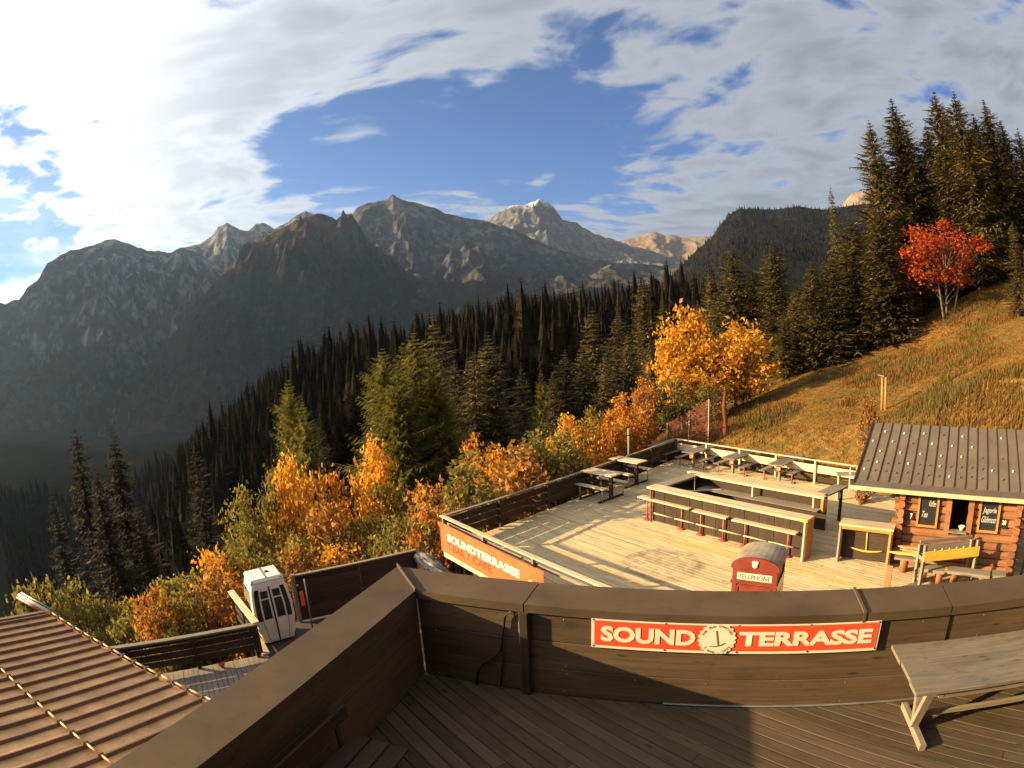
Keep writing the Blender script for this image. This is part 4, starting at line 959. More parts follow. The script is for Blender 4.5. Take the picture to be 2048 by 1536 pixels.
for i in range(6):
    a, b = .3 + (bL - .6) * i / 6, .3 + (bL - .6) * (i + 1) / 6 - .06; tube('foot_rail', BB_(a, .02, ft), BB_(b, .02, ft), .022, W_PALE, ba)
    if i: tube('foot_rail_bracket', BB_(a - .03, .16, ft), BB_(a - .03, .02, ft), .014, M_BLACK, ba)
for px, py in ((1400, 995), (1607, 1037)):
    a = (on_plane(px, py, np.array(bo - e2 * .02), np.array(e2)) - np.array(BB_(0, 0, 0))) @ np.array(e1); obj('sticker', box_mesh(.17, .006, .062), M_YSTICK, ba, frame(BB_(float(a), -.025, BH - .062), e1))
# raised stool benches in front of the bar
feet = [((1295.5, 1038.7), (1362, 1058)), ((1401, 1069), (1445, 1081)), ((1489.5, 1091), (1572, 1114))]
seats = [((1279, 992), (1382, 1016)), ((1391, 1018), (1453, 1036)), ((1470, 1036), (1592, 1067))]
sl3 = ['long red-legged stool bench at the open left end of the bar front', 'short red-legged stool bench in the middle of the bar front', 'long red-legged stool bench before the bar, behind the phone box']
for i in range(3):
    f0, f1 = (Vector(G(*p, DK)) for p in feet[i]); s0, s1 = (Vector(G(*p, DK + .77)) for p in seats[i]); off = ((f0 + f1) / 2 - BB_(0, 0, 0)).dot(e2)
    a0, a1 = ((p - BB_(0, 0, 0)).dot(e1) for p in (s0, s1)); sb_ = thing('stool_bench', sl3[i], 'bench', (f0 + f1) / 2, 0, 'stool benches at the bar')
    board('seat', BB_(a0, off, .755), BB_(a1, off, .755), .30, .045, W_PALE, sb_)
    for f_ in (f0, f1):
        a = (f_ - BB_(0, 0, 0)).dot(e1); lg_ = tube('leg', BB_(a, off, 0), BB_(a, off, .735), .026, M_PIPE, sb_); obj('base_disc', lathe_mesh([(.15, 0), (.15, .012), (.05, .035)], 18), M_PIPE, sb_, Matrix.Translation(BB_(a, off, 0)))
# ------------------------------------------------------------------ telephone box
SHZ = -.75
pa, pb = Vector(G(1466, 1134, SHZ)), Vector(G(1556, 1145, SHZ)); px_ = (pb - pa).normalized(); py_ = Vector((-px_.y, px_.x, 0)); PW = (pb - pa).length; PD = .90
PM = frame(Vector((pa.x, pa.y, DK)), px_); PH = SHZ - DK
M_PRED = paint('phone box red', (.215, .038, .020), .5, 0, .14, 2.5, .02, .2)
M_PROOF = paint('weathered box roof', (.27, .22, .15), .6, 0, .3, 3, .08, .4)
ph = thing('telephone_box', 'red telephone box with weathered arched roof standing behind the parapet', 'phone box', PM.translation)
def pbx(name, x0, x1, y0, y1, z0, z1, mat, parent=ph): return sgbox(name, x0, x1, z0, z1, y0, y1, mat, parent, PM)
pbx('plinth', -.03, PW + .03, -.03, PD + .03, 0, .10, M_PRED); pbx('core', .03, PW - .03, .03, PD - .03, .1, PH - .02, M_PRED)
for x in (0, PW - .09):
    for y in (0, PD - .09): pbx('corner_post', x, x + .09, y, y + .09, .10, PH - .001, M_PRED)
fp = pbx('front_panel', .09, PW - .09, .012, .03, .14, PH - .34, M_PRED)
pbx('panel_mould', .10, .125, -.004, .012, .14, PH - .36, M_PRED, fp); pbx('panel_mould', PW - .125, PW - .10, -.004, .012, .14, PH - .36, M_PRED, fp); pbx('panel_mould', .125, PW - .125, -.004, .012, PH - .385, PH - .36, M_PRED, fp)
pbx('cornice', -.025, PW + .025, -.03, .04, PH - .31, PH - .27, M_PRED)
pbx('frieze', 0.005, PW - .005, -.008, .05, PH - .268, PH - .002, M_PRED)
sgp = pbx('sign_panel', .10, PW - .10, -.016, -.009, PH - .225, PH - .085, M_CREAM)
fit_text('lettering', 'TELEPHONE', PM @ Matrix.Translation((0, -.019, 0)), .125, PW - .125, PH - .205, PH - .105, M_INK, sgp, .012)
for sx_ in (0.0, PW):                       # glazed sides
    for r_ in range(5):
        for c_ in range(3):
            y0 = .11 + c_ * .235; z0 = .3 + r_ * .245; xx = (-.004, .031) if sx_ == 0 else (PW - .031, PW + .004)
            pbx('side_pane', xx[0], xx[1], y0, y0 + .21, z0, z0 + .22, M_GLASS)
rise = .22; NSEG = 12; prof = [(PW / 2 + (PW / 2 + .03) * math.cos(math.pi - math.pi * i / NSEG), PH + rise * math.sin(math.pi * i / NSEG) ** .75) for i in range(NSEG + 1)]
def arch(y0, y1, pf, name, mat, parent=ph):
    m_ = len(pf); V = [(x, y0, z) for x, z in pf] + [(x, y1, z) for x, z in pf]; F = [tuple(range(m_)), tuple(range(m_, 2 * m_))[::-1]] + [(i, m_ + i, m_ + i + 1, i + 1) for i in range(m_ - 1)] + [(m_ - 1, 2 * m_ - 1, m_, 0)]
    return obj(name, mesh(name, V, F), mat, parent, PM)
arch(.035, PD + .04, prof, 'arched_roof', M_PROOF)
arch(-.03, .03, [(PW / 2 + (x - PW / 2) * 1.02, PH + (z - PH) * 1.08) for x, z in prof], 'front_gable', M_PRED)
cw = obj('crown_emblem', lathe_mesh([(.02, 0), (.055, .008), (.06, .014), (.045, .024), (.01, .03)], 9), M_CREAM, ph, PM @ Matrix.Translation((PW / 2, -.03, PH + .10)) @ Matrix.Rotation(R(90), 4, 'X'))
for k in range(5): obj('crown_point', lathe_mesh([(.016, 0), (.02, .02), (.006, .045)], 6), M_CREAM, cw, PM @ Matrix.Translation((PW / 2 - .048 + k * .024, -.035, PH + .135 + .012 * (k % 2))))

# ------------------------------------------------------------------ tow-bar counter box
ta, tb2 = Vector(G(1672, 1122, DK)), Vector(G(1776, 1137, DK)); tx = (tb2 - ta).normalized(); ty = Vector((-tx.y, tx.x, 0)); TW = (tb2 - ta).length; TM = frame(ta, tx)
tt = thing('tow_bar_counter', 'open-fronted wooden counter box with an old ski tow bar mounted inside', 'counter', ta)
A = lambda x, y, z: TM @ Vector((x, y, z)); TH = 1.10
board('top', A(-.02, .22, TH - .03), A(TW + .02, .22, TH - .03), .52, .06, W_PALE, tt)
board('fascia', A(0, -.02, TH - .10), A(TW, -.02, TH - .10), .085, .04, W_TRIM, tt, up=tuple(ty))
board('side_post', A(.04, .0, 0), A(.04, .0, TH - .06), .09, .08, W_GREY, tt); board('side_post', A(TW - .04, .0, 0), A(TW - .04, .0, TH - .06), .09, .08, W_TRIM, tt)
board('side_panel', A(.04, .26, .02), A(.04, .26, TH - .065), .40, .03, W_DARK, tt, up=tuple(tx)); board('side_panel', A(TW - .04, .26, .02), A(TW - .04, .26, TH - .065), .40, .03, W_DARK, tt, up=tuple(tx))
board('back_panel', A(.08, .30, TH / 2 - .02), A(TW - .08, .30, TH / 2 - .02), TH - .1, .03, W_DARK, tt, up=tuple(ty))
tube('tow_stem', A(TW * .50, .27, .98), A(TW * .52, .26, .30), .022, W_YEL, tt)
obj('tow_handle', path_mesh([A(TW * .52 + x, .25, .30 + .30 * x * x) for x in np.linspace(-.47, .47, 11)], [.014, .018, .02, .024, .026, .028, .026, .024, .02, .018, .014]), W_YEL, tt)
wp0 = Vector(G(1772, 1183, DK)); tag(board('leaning_plank', wp0, wp0 + Vector((.10, .12, .62)), .16, .05, W_LOG, up=(.7, .7, 0)), 'short brown plank standing upright in front of the tow bar counter', 'plank')

# ------------------------------------------------------------------ log hut
hx = Vector((.7071, -.7071, 0)); hy = Vector((.7071, .7071, 0)); HM = frame((0, 0, 0), hx)
def HS(s, t, z): return hx * s + hy * t + Vector((0, 0, z))
T0 = 21.75 / 1.41421; S0, S1 = -1.30, 1.98; TB = T0 + 2.5; WH = 2.12
hut = thing('log_hut', 'small log hut with brown standing seam roof and orange window trim', 'hut', HS((S0 + S1) / 2, T0 + 1.2, DK))
def HW(px, py): p = on_plane(px, py, np.array(HS(0, T0, 0)), np.array(hy)); return float(np.dot(p, hx)), float(p[2] - DK)
win = (HW(1903, 1030)[0], HW(1936, 1030)[0], HW(1915, 1058)[1], HW(1912, 1004)[1] + .05)
nlog = 10; ld_ = WH / nlog
_lm = {}
def hewn(p0, p1, hgt, dep):
    d = Vector(p1) - Vector(p0); L = round(d.length, 2); a, b = dep / 2, hgt / 2; key = (L, round(hgt, 3), round(dep, 3), rnd.randint(0, 2))
    if key not in _lm:
        g_ = random.Random(len(_lm)); nseg = max(3, int(L / .35)); V = []; F = []
        for i in range(nseg + 1):
            for k in range(10):
                q = 2 * math.pi * k / 10; sy, sz = math.copysign(abs(math.cos(q)) ** .55, math.cos(q)), math.copysign(abs(math.sin(q)) ** .55, math.sin(q)); j = 1 + g_.uniform(-.045, .045)
                V.append((L * i / nseg + (g_.uniform(-.015, .015) if i in (0, nseg) else 0), a * sy * j, b * sz * (1 + g_.uniform(-.02, .02))))
        for i in range(nseg):
            for k in range(10): F.append((i * 10 + k, i * 10 + (k + 1) % 10, (i + 1) * 10 + (k + 1) % 10, (i + 1) * 10 + k))
        F += [tuple(range(10))[::-1], tuple(range(nseg * 10, nseg * 10 + 10))]; _lm[key] = mesh('log', V, F)
    return obj('log', _lm[key], W_LOG, hut, frame(p0, d))
for i in range(nlog):
    z = DK + ld_ * (i + .5); r_ = ld_ * .54; off = .03 * ((i % 2) * 2 - 1) * .3
    segs = [(S0 - .22, S1 + .20)]
    if win[2] < z - DK < win[3]: segs = [(S0 - .22, win[0]), (win[1], S1 + .20)]
    for a, b in segs: hewn(HS(a + rnd.uniform(-.05, .05) * (a < S0), T0 + .09 + off, z), HS(b + rnd.uniform(-.04, .04) * (b > S1), T0 + .09 + off, z), ld_ * .97, .19)
    hewn(HS(S0 - .2, TB, z), HS(S1 + .2, TB, z), ld_ * .97, .19)
    zo = z + ld_ / 2
    for s in (S0, S1): hewn(HS(s, T0 - .10 - rnd.uniform(0, .12), zo), HS(s, TB + .2, zo), ld_ * rnd.uniform(.86, .97), .18)
obj('plinth', sheet_mesh([HS(S0 + .1, T0 + .25, DK + .04), HS(S1 - .1, T0 + .25, DK + .04), HS(S1 - .1, TB - .1, DK + .04), HS(S0 + .1, TB - .1, DK + .04)], .5), M_DARKWALL, hut)
def hbox(name, s0, s1, z0, z1, d0, d1, mat, parent=hut):   # d = how far it stands out of the front wall
    return sgbox(name, s0, s1, z0, z1, -d1, -d0, mat, parent, HM @ Matrix.Translation((0, T0, DK)))
def hframe(px0, px1, py0, py1, text):
    s0, z0 = HW(px0, py1); s1 = HW(px1, py1)[0]; z1 = WH - .02
    bd = hbox('chalkboard', s0, s1, z0, z1, .015, .045, M_BOARDBLK)
    hbox('window_frame', s0 - .055, s0, z0 - .055, z1, .01, .085, W_TRIM, bd); hbox('window_frame', s1, s1 + .055, z0 - .055, z1, .01, .085, W_TRIM, bd); hbox('window_frame', s0, s1, z0 - .055, z0, .01, .080, W_TRIM, bd)
    MT = HM @ Matrix.Translation((0, T0 - .048, DK)); w_ = s1 - s0
    for s, fx0, fx1, fz0, fz1 in text: fit_text('chalk_lettering', s, MT, s0 + w_ * fx0, s0 + w_ * fx1, z0 + (z1 - z0) * fz0, z0 + (z1 - z0) * fz1, M_CHALK, bd, 0.0, .03)
    hbox('hook_plate', s0 + w_ * .42, s0 + w_ * .56, z1 - .13, z1 - .06, .045, .055, W_TRIM, bd); return s0, s1, z0
hframe(1836, 1870, 1000, 1047, [('Tee', .12, .48, .22, .40), ('Kaffee', .50, .9, .55, .72)])
hframe(1957, 1991, 1000, 1058, [('Jagerla', .10, .88, .46, .66), ('Glühmost', .06, .92, .22, .40)])
for px in (1896, 1941):
    s = HW(px, 1030)[0]; hbox('window_shutter', s - .075, s + .075, win[2] - .16, WH - .1, .02, .12, W_LOG)
hbox('window_sill', win[0] - .04, win[1] + .02, win[2] - .06, win[2] - .01, .0, .20, W_GREY); hbox('counter_ledge', win[0] - .05, win[1] + .04, win[2] - .18, win[2] - .14, .0, .14, W_LOG)
ob = thing('white_bowl', 'white boat-shaped bowl standing in the open hut window', 'bowl', HS((win[0] + win[1]) / 2 + .1, T0 + .02, DK + win[2]))
obj('bowl', lathe_mesh([(.03, 0), (.05, .01), (.09, .08), (.10, .10), (.085, .10), (.05, .03)], 14), M_WHITE, ob, Matrix.Translation(HS(win[1] - .13, T0 - .06, DK + win[2] - .01)) @ Matrix.Diagonal((1.0, 1.0, 1.2, 1)))
nb_ = thing('number_plate', 'black plate with white number 20 beside the right hut board', 'number plate', HS(HW(2003, 1045)[0], T0 - .05, DK))
s, z = HW(2003, 1045); s += .07; hbox('plate', s - .075, s + .075, z - .14, z + .10, .05, .062, M_BOARDBLK, nb_); fit_text('lettering', '20', HM @ Matrix.Translation((0, T0 - .066, DK)), s - .055, s + .055, z - .04, z + .085, M_CREAM, nb_, .04)
nb_ = thing('number_plate', 'black plate with a white figure 7 left of the hut windows', 'number plate', HS(HW(1822, 1030)[0], T0 - .05, DK))
s, z = HW(1823, 1031); hbox('plate', s - .06, s + .06, z - .10, z + .10, .05, .062, M_BOARDBLK, nb_); fit_text('lettering', '7', HM @ Matrix.Translation((0, T0 - .066, DK)), s - .03, s + .03, z - .07, z + .075, M_CREAM, nb_, .04)
# roof
TE, TR = 21.16 / 1.41421, 25.4 / 1.41421; ZE, ZR = -.36, .78; SL, SR = -2.66, 4.3
def RS(s, f, h=0.0): return HS(s, TE + (TR - TE) * f, ZE + (ZR - ZE) * f + h)
rf_ = obj('roof_boarding', sheet_mesh([RS(SL + .03, 0, -.03), RS(SR, 0, -.03), RS(SR, 1, -.03), RS(SL + .03, 1, -.03)], .10), W_DARK, hut)
ss = np.arange(SL + .02, SR, .302)
for a, b in zip(list(ss), list(ss[1:]) + [SR]):
    obj('roof_sheet', sheet_mesh([RS(a + .008, 0), RS(b - .008, 0), RS(b - .008, 1), RS(a + .008, 1)], .02), M_HUTROOF, rf_)
for a in ss: board('roof_seam', RS(a, .055, .012), RS(a, 1, .012), .022, .05, M_HUTSEAM, rf_)
obj('eave_flashing', sheet_mesh([RS(SL, -.02, .012), RS(SR, -.02, .012), RS(SR, .05, .012), RS(SL, .05, .012)], .01), M_HUTSEAM, rf_)
board('verge_board', RS(SL - .01, 0, -.03), RS(SL - .01, 1, -.03), .04, .16, W_DARK, rf_)
for k in range(3):
    a, b = SL - .08 + k * 2.35, SL - .08 + (k + 1) * 2.35 - .006; board('gutter', RS(a, -.03, -.045), RS(b, -.03, -.045), .10, .10, M_GUTTER, hut)
obj('back_slope', sheet_mesh([RS(SL, 1, .0), RS(SR, 1, .0), HS(SR, TR + 2.0, ZR - .8), HS(SL, TR + 2.0, ZR - .8)], .08), M_HUTROOF, hut)
for s, sgn in ((S0, -1), (S1, 1)):
    obj('gable', mesh('gable', [HS(s, T0, DK + WH), HS(s, TB + .2, DK + WH), HS(s, TR, ZR - .15), HS(s + .05, T0, DK + WH), HS(s + .05, TB + .2, DK + WH), HS(s + .05, TR, ZR - .15)], [(0, 1, 2), (3, 5, 4), (0, 3, 4, 1), (1, 4, 5, 2), (2, 5, 3, 0)]), W_DARK, hut)
gme = lathe_mesh([(.024, 0), (.028, .02), (.022, .045), (.006, .055)], 7)
mat_g = [M_CREAM, M_HUTSEAM]  # bright and brown guards: sunlit and shadowed look put into the colour
guard = [(.83, [1, 3, 5, 7, 9, 13]), (.66, [0, 2, 4, 6, 8, 10, 16]), (.50, [1, 3, 5, 7, 9, 11, 13]), (.33, [0, 1, 2, 3, 4, 5, 6, 7, 8, 9, 10, 11, 12, 14]), (.20, [0, 1, 2, 3, 4, 5, 6, 7, 8, 9, 10, 11, 13])]
for f, idx in guard:
    for i in idx:
        obj('snow_guard', gme, mat_g[0] if rnd.random() < .45 else mat_g[1], rf_, Matrix.Translation(RS(SL + .02 + .302 * (i + .5), f + rnd.uniform(-.012, .012), .0)))
tube('downpipe', HS(S1 + .38, T0 - .05, DK), HS(S1 + .38, T0 - .12, ZE - .1), .04, M_BLACK, hut)

# ------------------------------------------------------------------ rack, planks and benches before the hut
r0, r1 = Vector(G(1838, 1174, DK)), Vector(G(1942, 1162, DK)); rx = (r1 - r0).normalized(); ry = Vector((-rx.y, rx.x, 0)); RL = (r1 - r0).length; RM = frame(r0, rx)
rk = thing('hay_rack', 'wooden rack with a bright yellow trough board in front of the hut', 'rack', r0); A = lambda x, y, z: RM @ Vector((x, y, z))
for x in (0, RL):
    for y in (0, .34): board('post', A(x, y, 0), A(x, y, 1.10 - .1 * (y > 0)), .085, .085, W_GREY, rk)
    board('side_rail', A(x, .04, .70), A(x, .30, .70), .10, .03, W_GREY, rk, up=tuple(rx)); board('side_rail', A(x, .04, .16), A(x, .30, .16), .07, .03, W_GREY, rk, up=tuple(rx))
board('trough_board', A(-.04, -.06, .82), A(RL + .04, -.06, .82), .26, .03, W_YEL, rk, up=tuple(ry)); board('trough_back', A(0, .36, .86), A(RL, .36, .86), .22, .03, W_GREY, rk, up=tuple(ry))
board('trough_floor', A(0, .15, .73), A(RL, .15, .73), .40, .03, W_DARK, rk); board('top_rail', A(0, .36, 1.06), A(RL, .36, 1.06), .06, .08, W_GREY, rk)
for k in range(6): tube('trough_peg', A(.25 + k * (RL - .5) / 5, -.06, .94), A(.25 + k * (RL - .5) / 5, -.06, 1.0), .018, W_YEL, rk)
for i, (a, b, hh) in enumerate((((1838, 1136), (1888, 1143), .40), ((1895, 1141), (1980, 1152), .40), ((1985, 1150), (2012, 1153), .40))):
    p, q = Vector(G(*a, DK + hh)), Vector(G(*b, DK + hh)); lab = ['thick plank seat on stumps below the split planks', 'thick plank seat on stumps behind the hay rack', 'short thick plank seat at the hut corner']
    t_ = thing('log_bench', lab[i], 'bench', Vector((p.x, p.y, DK)), 0, 'log benches before the hut'); d_ = (q - p).normalized(); n2_ = Vector((-d_.y, d_.x, 0))
    board('plank', p + n2_ * .17 - Vector((0, 0, .04)), q + n2_ * .17 - Vector((0, 0, .04)), .38, .08, W_GREY, t_)
    for s in (.18, .82): c = p.lerp(q, s) + n2_ * .17; tube('stump', (c.x, c.y, DK), (c.x, c.y, DK + hh - .08), .11, W_LOG, t_)
sp_ = Vector(G(1800, 1108, DK + .5)); pl_ = ['long split plank on top of the pile by the hut corner', 'split plank with a pointed end in the pile by the hut corner', 'dark split plank low in the pile by the hut corner', 'short split plank sticking out of the pile by the hut corner']
for i, (a, b, hh) in enumerate((((1775, 1103), (1868, 1112), .62), ((1796, 1092), (1845, 1097), .70), ((1800, 1098), (1850, 1104), .66), ((1815, 1108), (1880, 1118), .56))):
    p, q = Vector(G(*a, DK + hh)), Vector(G(*b, DK + hh)); d_ = q - p; L = d_.length
    me = mesh('plank', [(0, -.01, -.015), (0, .01, .01), (L * .25, -.07, -.02), (L * .25, .07, -.02), (L * .25, .05, .025), (L * .25, -.05, .025), (L, -.09, -.02), (L, .09, -.02), (L, .07, .03), (L, -.07, .03)],
              [(0, 1, 3, 2), (0, 2, 5), (1, 0, 5, 4), (1, 4, 3), (2, 3, 7, 6), (3, 4, 8, 7), (4, 5, 9, 8), (5, 2, 6, 9), (6, 7, 8, 9)])
    tag(obj('split_plank', me, [W_YEL, W_TRIM, W_GREY, W_YEL][i], None, frame(p, d_)), pl_[i], 'plank')
cr_ = thing('plank_trestle', 'low log trestle carrying the split planks by the hut corner', 'trestle', Vector((sp_.x, sp_.y, DK)))
for px in (1806, 1852): q = Vector(G(px, 1142, DK)); tube('stump', q, q + Vector((0, 0, .48)), .12, W_LOG, cr_)
q0_, q1_ = Vector(G(1790, 1112, DK + .5)), Vector(G(1876, 1122, DK + .5)); board('bearer', q0_, q1_, .34, .06, W_GREY, cr_)

# serving shelf and white pipe behind the bar's right end
v0 = Vector(G(1675, 1000, DK)); sh = thing('serving_shelf', 'small grey shelf on a pale post left of the hut roof', 'shelf', v0)
board('shelf_post', v0, v0 + Vector((0, 0, .95)), .09, .09, W_PALE, sh); board('shelf_top', v0 + Vector((-.06, .1, .97)), v0 + Vector((.95, -.35, .97)), .45, .05, W_GREY, sh); board('shelf_post', v0 + Vector((.85, -.2, 0)), v0 + Vector((.85, -.2, .95)), .09, .09, W_DARK, sh)
board('lower_shelf', v0 + Vector((.1, .1, .45)), v0 + Vector((.95, -.35, .45)), .35, .04, W_GREY, sh)
w_a = v0 + Vector((.30, -.28, 0)); hp = [w_a + Vector((.0, 0, 1.25)), w_a + Vector((0, 0, .42)), w_a + Vector((.04, -.01, .38)), w_a + Vector((.62, -.30, .36))]
tag(obj('white_pipe', path_mesh(hp, .02), M_WHITE), 'bent white pipe standing before the small grey shelf', 'pipe')
tag(tube('pipe_stand', w_a + Vector((.62, -.30, 0)), w_a + Vector((.62, -.30, .40)), .03, M_DARKWALL), 'short dark stand under the white pipe', 'stand')
# ------------------------------------------------------------------ meadow things
def gp(px, py, d): p = Dd(px, py, d); return Vector((p[0], p[1], float(ground(p[0], p[1]))))
mp = thing('marker_posts', 'pair of pale upright posts with a small cap on the meadow', 'post', gp(1767, 815, 28.6))
b_ = WMX[mp.name].translation.copy(); sd_ = Vector((math.cos(R(-50)), math.sin(R(-50)), 0))
for s in (-.09, .09): tube('post', b_ + sd_ * s - Vector((0, 0, .3)), b_ + sd_ * s + Vector((0, 0, 1.55)), .055, W_TRIM, mp)
board('cap', b_ - sd_ * .32 + Vector((0, 0, 1.66)), b_ + sd_ * .02 + Vector((0, 0, 1.60)), .16, .03, M_STEEL, mp)
nf = thing('net_fence', 'red safety net strung between thin pale poles behind the deck', 'fence', gp(1370, 880, 30))
np_ = [gp(1333, 874, 30.5), gp(1377, 884, 29.8), gp(1416, 890, 29.0), gp(1450, 872, 29.5)]; ht_ = [1.15, 1.8, 2.3, 2.7]
M_NET = paint('red net cord', (.24, .06, .038), .85, 0, .2, 3)
for p, q, h in zip(np_[:3], np_[:3], (1.15, 1.8, 2.35)): tube('pole', p - Vector((0, 0, .3)), p + Vector((.05, 0, h)), .03, W_PALE, nf)
V = []; F = []
def strip(a, b, wv):
    k = len(V); V.extend([a - wv, a + wv, b + wv, b - wv]); F.append((k, k + 1, k + 2, k + 3))
for i in range(3):
    p0, p1, h0, h1 = np_[i], np_[i + 1], ht_[i], ht_[i + 1]; m_ = 26; tv = Vector((0, 0, .006)); hv_ = (p1 - p0).normalized() * .006
    sag = lambda s: .10 * math.sin(math.pi * s)
    for j in range(16):
        for k in range(m_):
            s, s2 = k / m_, (k + 1) / m_; f = j / 15
            strip(p0.lerp(p1, s) + Vector((0, sag(s) + .03 * math.sin(9 * s + j), (h0 + (h1 - h0) * s - sag(s)) * f)), p0.lerp(p1, s2) + Vector((0, sag(s2) + .03 * math.sin(9 * s2 + j), (h0 + (h1 - h0) * s2 - sag(s2)) * f)), tv)
    for k in range(m_ + 1):
        s = k / m_; h = h0 + (h1 - h0) * s - sag(s); strip(p0.lerp(p1, s) + Vector((0, sag(s), 0)), p0.lerp(p1, s) + Vector((0, sag(s), h)), hv_)
tag(obj('net', mesh('net', V, F), M_NET, nf), kind='stuff')
rl = obj('rolled_net', path_mesh([np_[3] + Vector((.04 * math.sin(3 * z), .05, z)) for z in np.linspace(-.2, 2.55, 9)], [.10, .12, .13, .10, .12, .10, .09, .07, .03], 9), M_NET, nf)
pbn = gp(1838, 668, 45.0); pbk = thing('park_bench', 'grey wooden bench under the red rowan on the meadow', 'bench', pbn); pd_ = Vector((math.cos(R(-30)), math.sin(R(-30)), 0)); pe_ = Vector((-pd_.y, pd_.x, 0))
for j in range(3): board('seat_slat', pbn - pd_ * .8 + pe_ * (.13 * j) + Vector((0, 0, .45)), pbn + pd_ * .8 + pe_ * (.13 * j) + Vector((0, 0, .45)), .12, .035, W_DARK, pbk)
for j in range(2): board('back_slat', pbn - pd_ * .8 + pe_ * .42 + Vector((0, 0, .62 + .17 * j)), pbn + pd_ * .8 + pe_ * .42 + Vector((0, 0, .62 + .17 * j)), .12, .03, W_DARK, pbk, up=tuple(pe_))
for s in (-.6, .6): board('leg', pbn + pd_ * s - Vector((0, 0, .2)), pbn + pd_ * s + Vector((0, 0, .43)), .07, .06, W_DARK, pbk); board('leg', pbn + pd_ * s + pe_ * .4 - Vector((0, 0, .2)), pbn + pd_ * s + pe_ * .4 + Vector((0, 0, .85)), .07, .06, W_DARK, pbk)

# ------------------------------------------------------------------ vegetation
M_BARKD = paint('spruce bark', (.045, .033, .024), .9, 0, .25, 6, .4, .4); M_BARKL = paint('pale bark', (.10, .075, .05), .85, 0, .3, 6, .3, .4)
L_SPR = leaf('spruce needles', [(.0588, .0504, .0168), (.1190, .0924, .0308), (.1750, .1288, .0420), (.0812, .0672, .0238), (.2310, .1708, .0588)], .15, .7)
L_SPR_SHADE = leaf('shade-toned spruce needles', [(.0230, .0196, .0080), (.0460, .0368, .0138), (.0713, .0540, .0207), (.0322, .0276, .0115)], .1, .75)  # darker copy of the spruce needles, shade painted into the colour
L_LAR = leaf('larch needles', [(.1381, .1275, .0234), (.2231, .1966, .0361), (.2762, .2284, .0446), (.1806, .1594, .0298)], .45)
L_YEL = leaf('yellow maple leaves', [(.6854, .3237, .0286), (.7997, .4189, .0428), (.6093, .2475, .0209), (.4284, .1618, .0190), (.7426, .3808, .0476), (.3427, .2285, .0334)])
L_ORA = leaf('orange leaves', [(.5236, .1618, .0239), (.6283, .2666, .0334), (.3998, .1047, .0190), (.2856, .0952, .0190), (.5236, .2475, .0428), (.2094, .1428, .0334), (.5902, .3237, .0476)])
L_RED = leaf('rowan leaves', [(.40, .050, .016), (.33, .036, .012), (.46, .10, .022), (.24, .024, .010), (.40, .065, .018), (.30, .10, .025), (.16, .03, .012)])
L_GRN = leaf('turning green leaves', [(.1625, .1500, .0312), (.2500, .2125, .0438), (.1125, .1063, .0250), (.3750, .2500, .0500), (.2000, .1500, .0375)])
L_BRN = leaf('brown autumn leaves', [(.3450, .1495, .0345), (.4830, .2300, .0460), (.2530, .1150, .0287), (.1840, .1150, .0345), (.5750, .2760, .0575)])
def needles(h, rad, seed, levels, per, st, crown0=.05, droop=.32, pw=.85, bl=.30, lw=.045):
    g = np.random.default_rng(seed); V = []; 
    zs = h * (crown0 + (1 - crown0) * (np.arange(levels) + g.random(levels) * .8) / levels)
    for z in zs:
        f = 1 - z / h; L0 = (rad * (f ** pw) * min(1, f * 9 + .25) + .10) * g.uniform(.74, 1.12); a0 = z * .9 + seed
        m = max(3, int(per * (.55 + .45 * f ** .5)))
        az_ = g.random() * 6.28 + np.arange(m) * 6.283 / m + g.normal(0, .25, m); L = L0 * g.uniform(.55, 1.15, m) * (1 + .16 * np.cos(az_ - a0)); dr = droop * g.uniform(.6, 1.4, m) * (.35 + .65 * f)
        t = (np.arange(st) + .5) / st
        for a, l, d in zip(az_, L, dr):
            c_, s_ = math.cos(a), math.sin(a); r_ = t * l; zz_ = z - d * l * t + .22 * l * t ** 3
            k = np.repeat(np.arange(st), 2); sd = np.tile([-1., 1.], st); ln = (bl * l * (1.05 - t[k]) + .16 * min(1, l)) * g.uniform(.7, 1.3, 2 * st)
            ang = a + sd * g.uniform(.35, .95, 2 * st); dx, dy = np.cos(ang), np.sin(ang); dzv = -g.uniform(.15, .75, 2 * st)
            B = np.stack([c_ * r_[k], s_ * r_[k], zz_[k]], 1); tip = B + np.stack([dx, dy, dzv], 1) * ln[:, None]
            wv = np.stack([-dy, dx, g.normal(0, .5, 2 * st)], 1) * (lw + .16 * ln)[:, None]
            V.append(np.stack([B - wv * .5 + np.array([0, 0, .02]), B + wv * .5, tip + wv * .15], 1).reshape(-1, 3))
            e = np.array([c_ * l * 1.06, s_ * l * 1.06, z - d * l + .25 * l]); q = np.array([c_ * l * .45, s_ * l * .45, z - d * l * .45]); wv = np.array([-s_, c_, .2]) * (.05 + .07 * l); V.append(np.stack([q - wv, q + wv, e])); V.append(np.stack([np.array([0, 0, z]) - wv * .6, np.array([0, 0, z]) + wv * .6, q * np.array([1.15, 1.15, 1.0])]))
    V = np.concatenate(V); F = np.arange(len(V)).reshape(-1, 3); return V, F
def spruce_proto(h, rad, seed, levels, per, st, **kw):
    V, F = needles(h, rad, seed, levels, per, st, **kw); cr = mesh('spruce_crown', V, F)
    tr = path_mesh([(0, 0, -1.5), (0, 0, 0), (.05, 0, h * .3), (0, .04, h * .65), (0, 0, h * .99)], [h * .022, h * .019, h * .014, h * .008, .012], 8, 'trunk'); return cr, tr
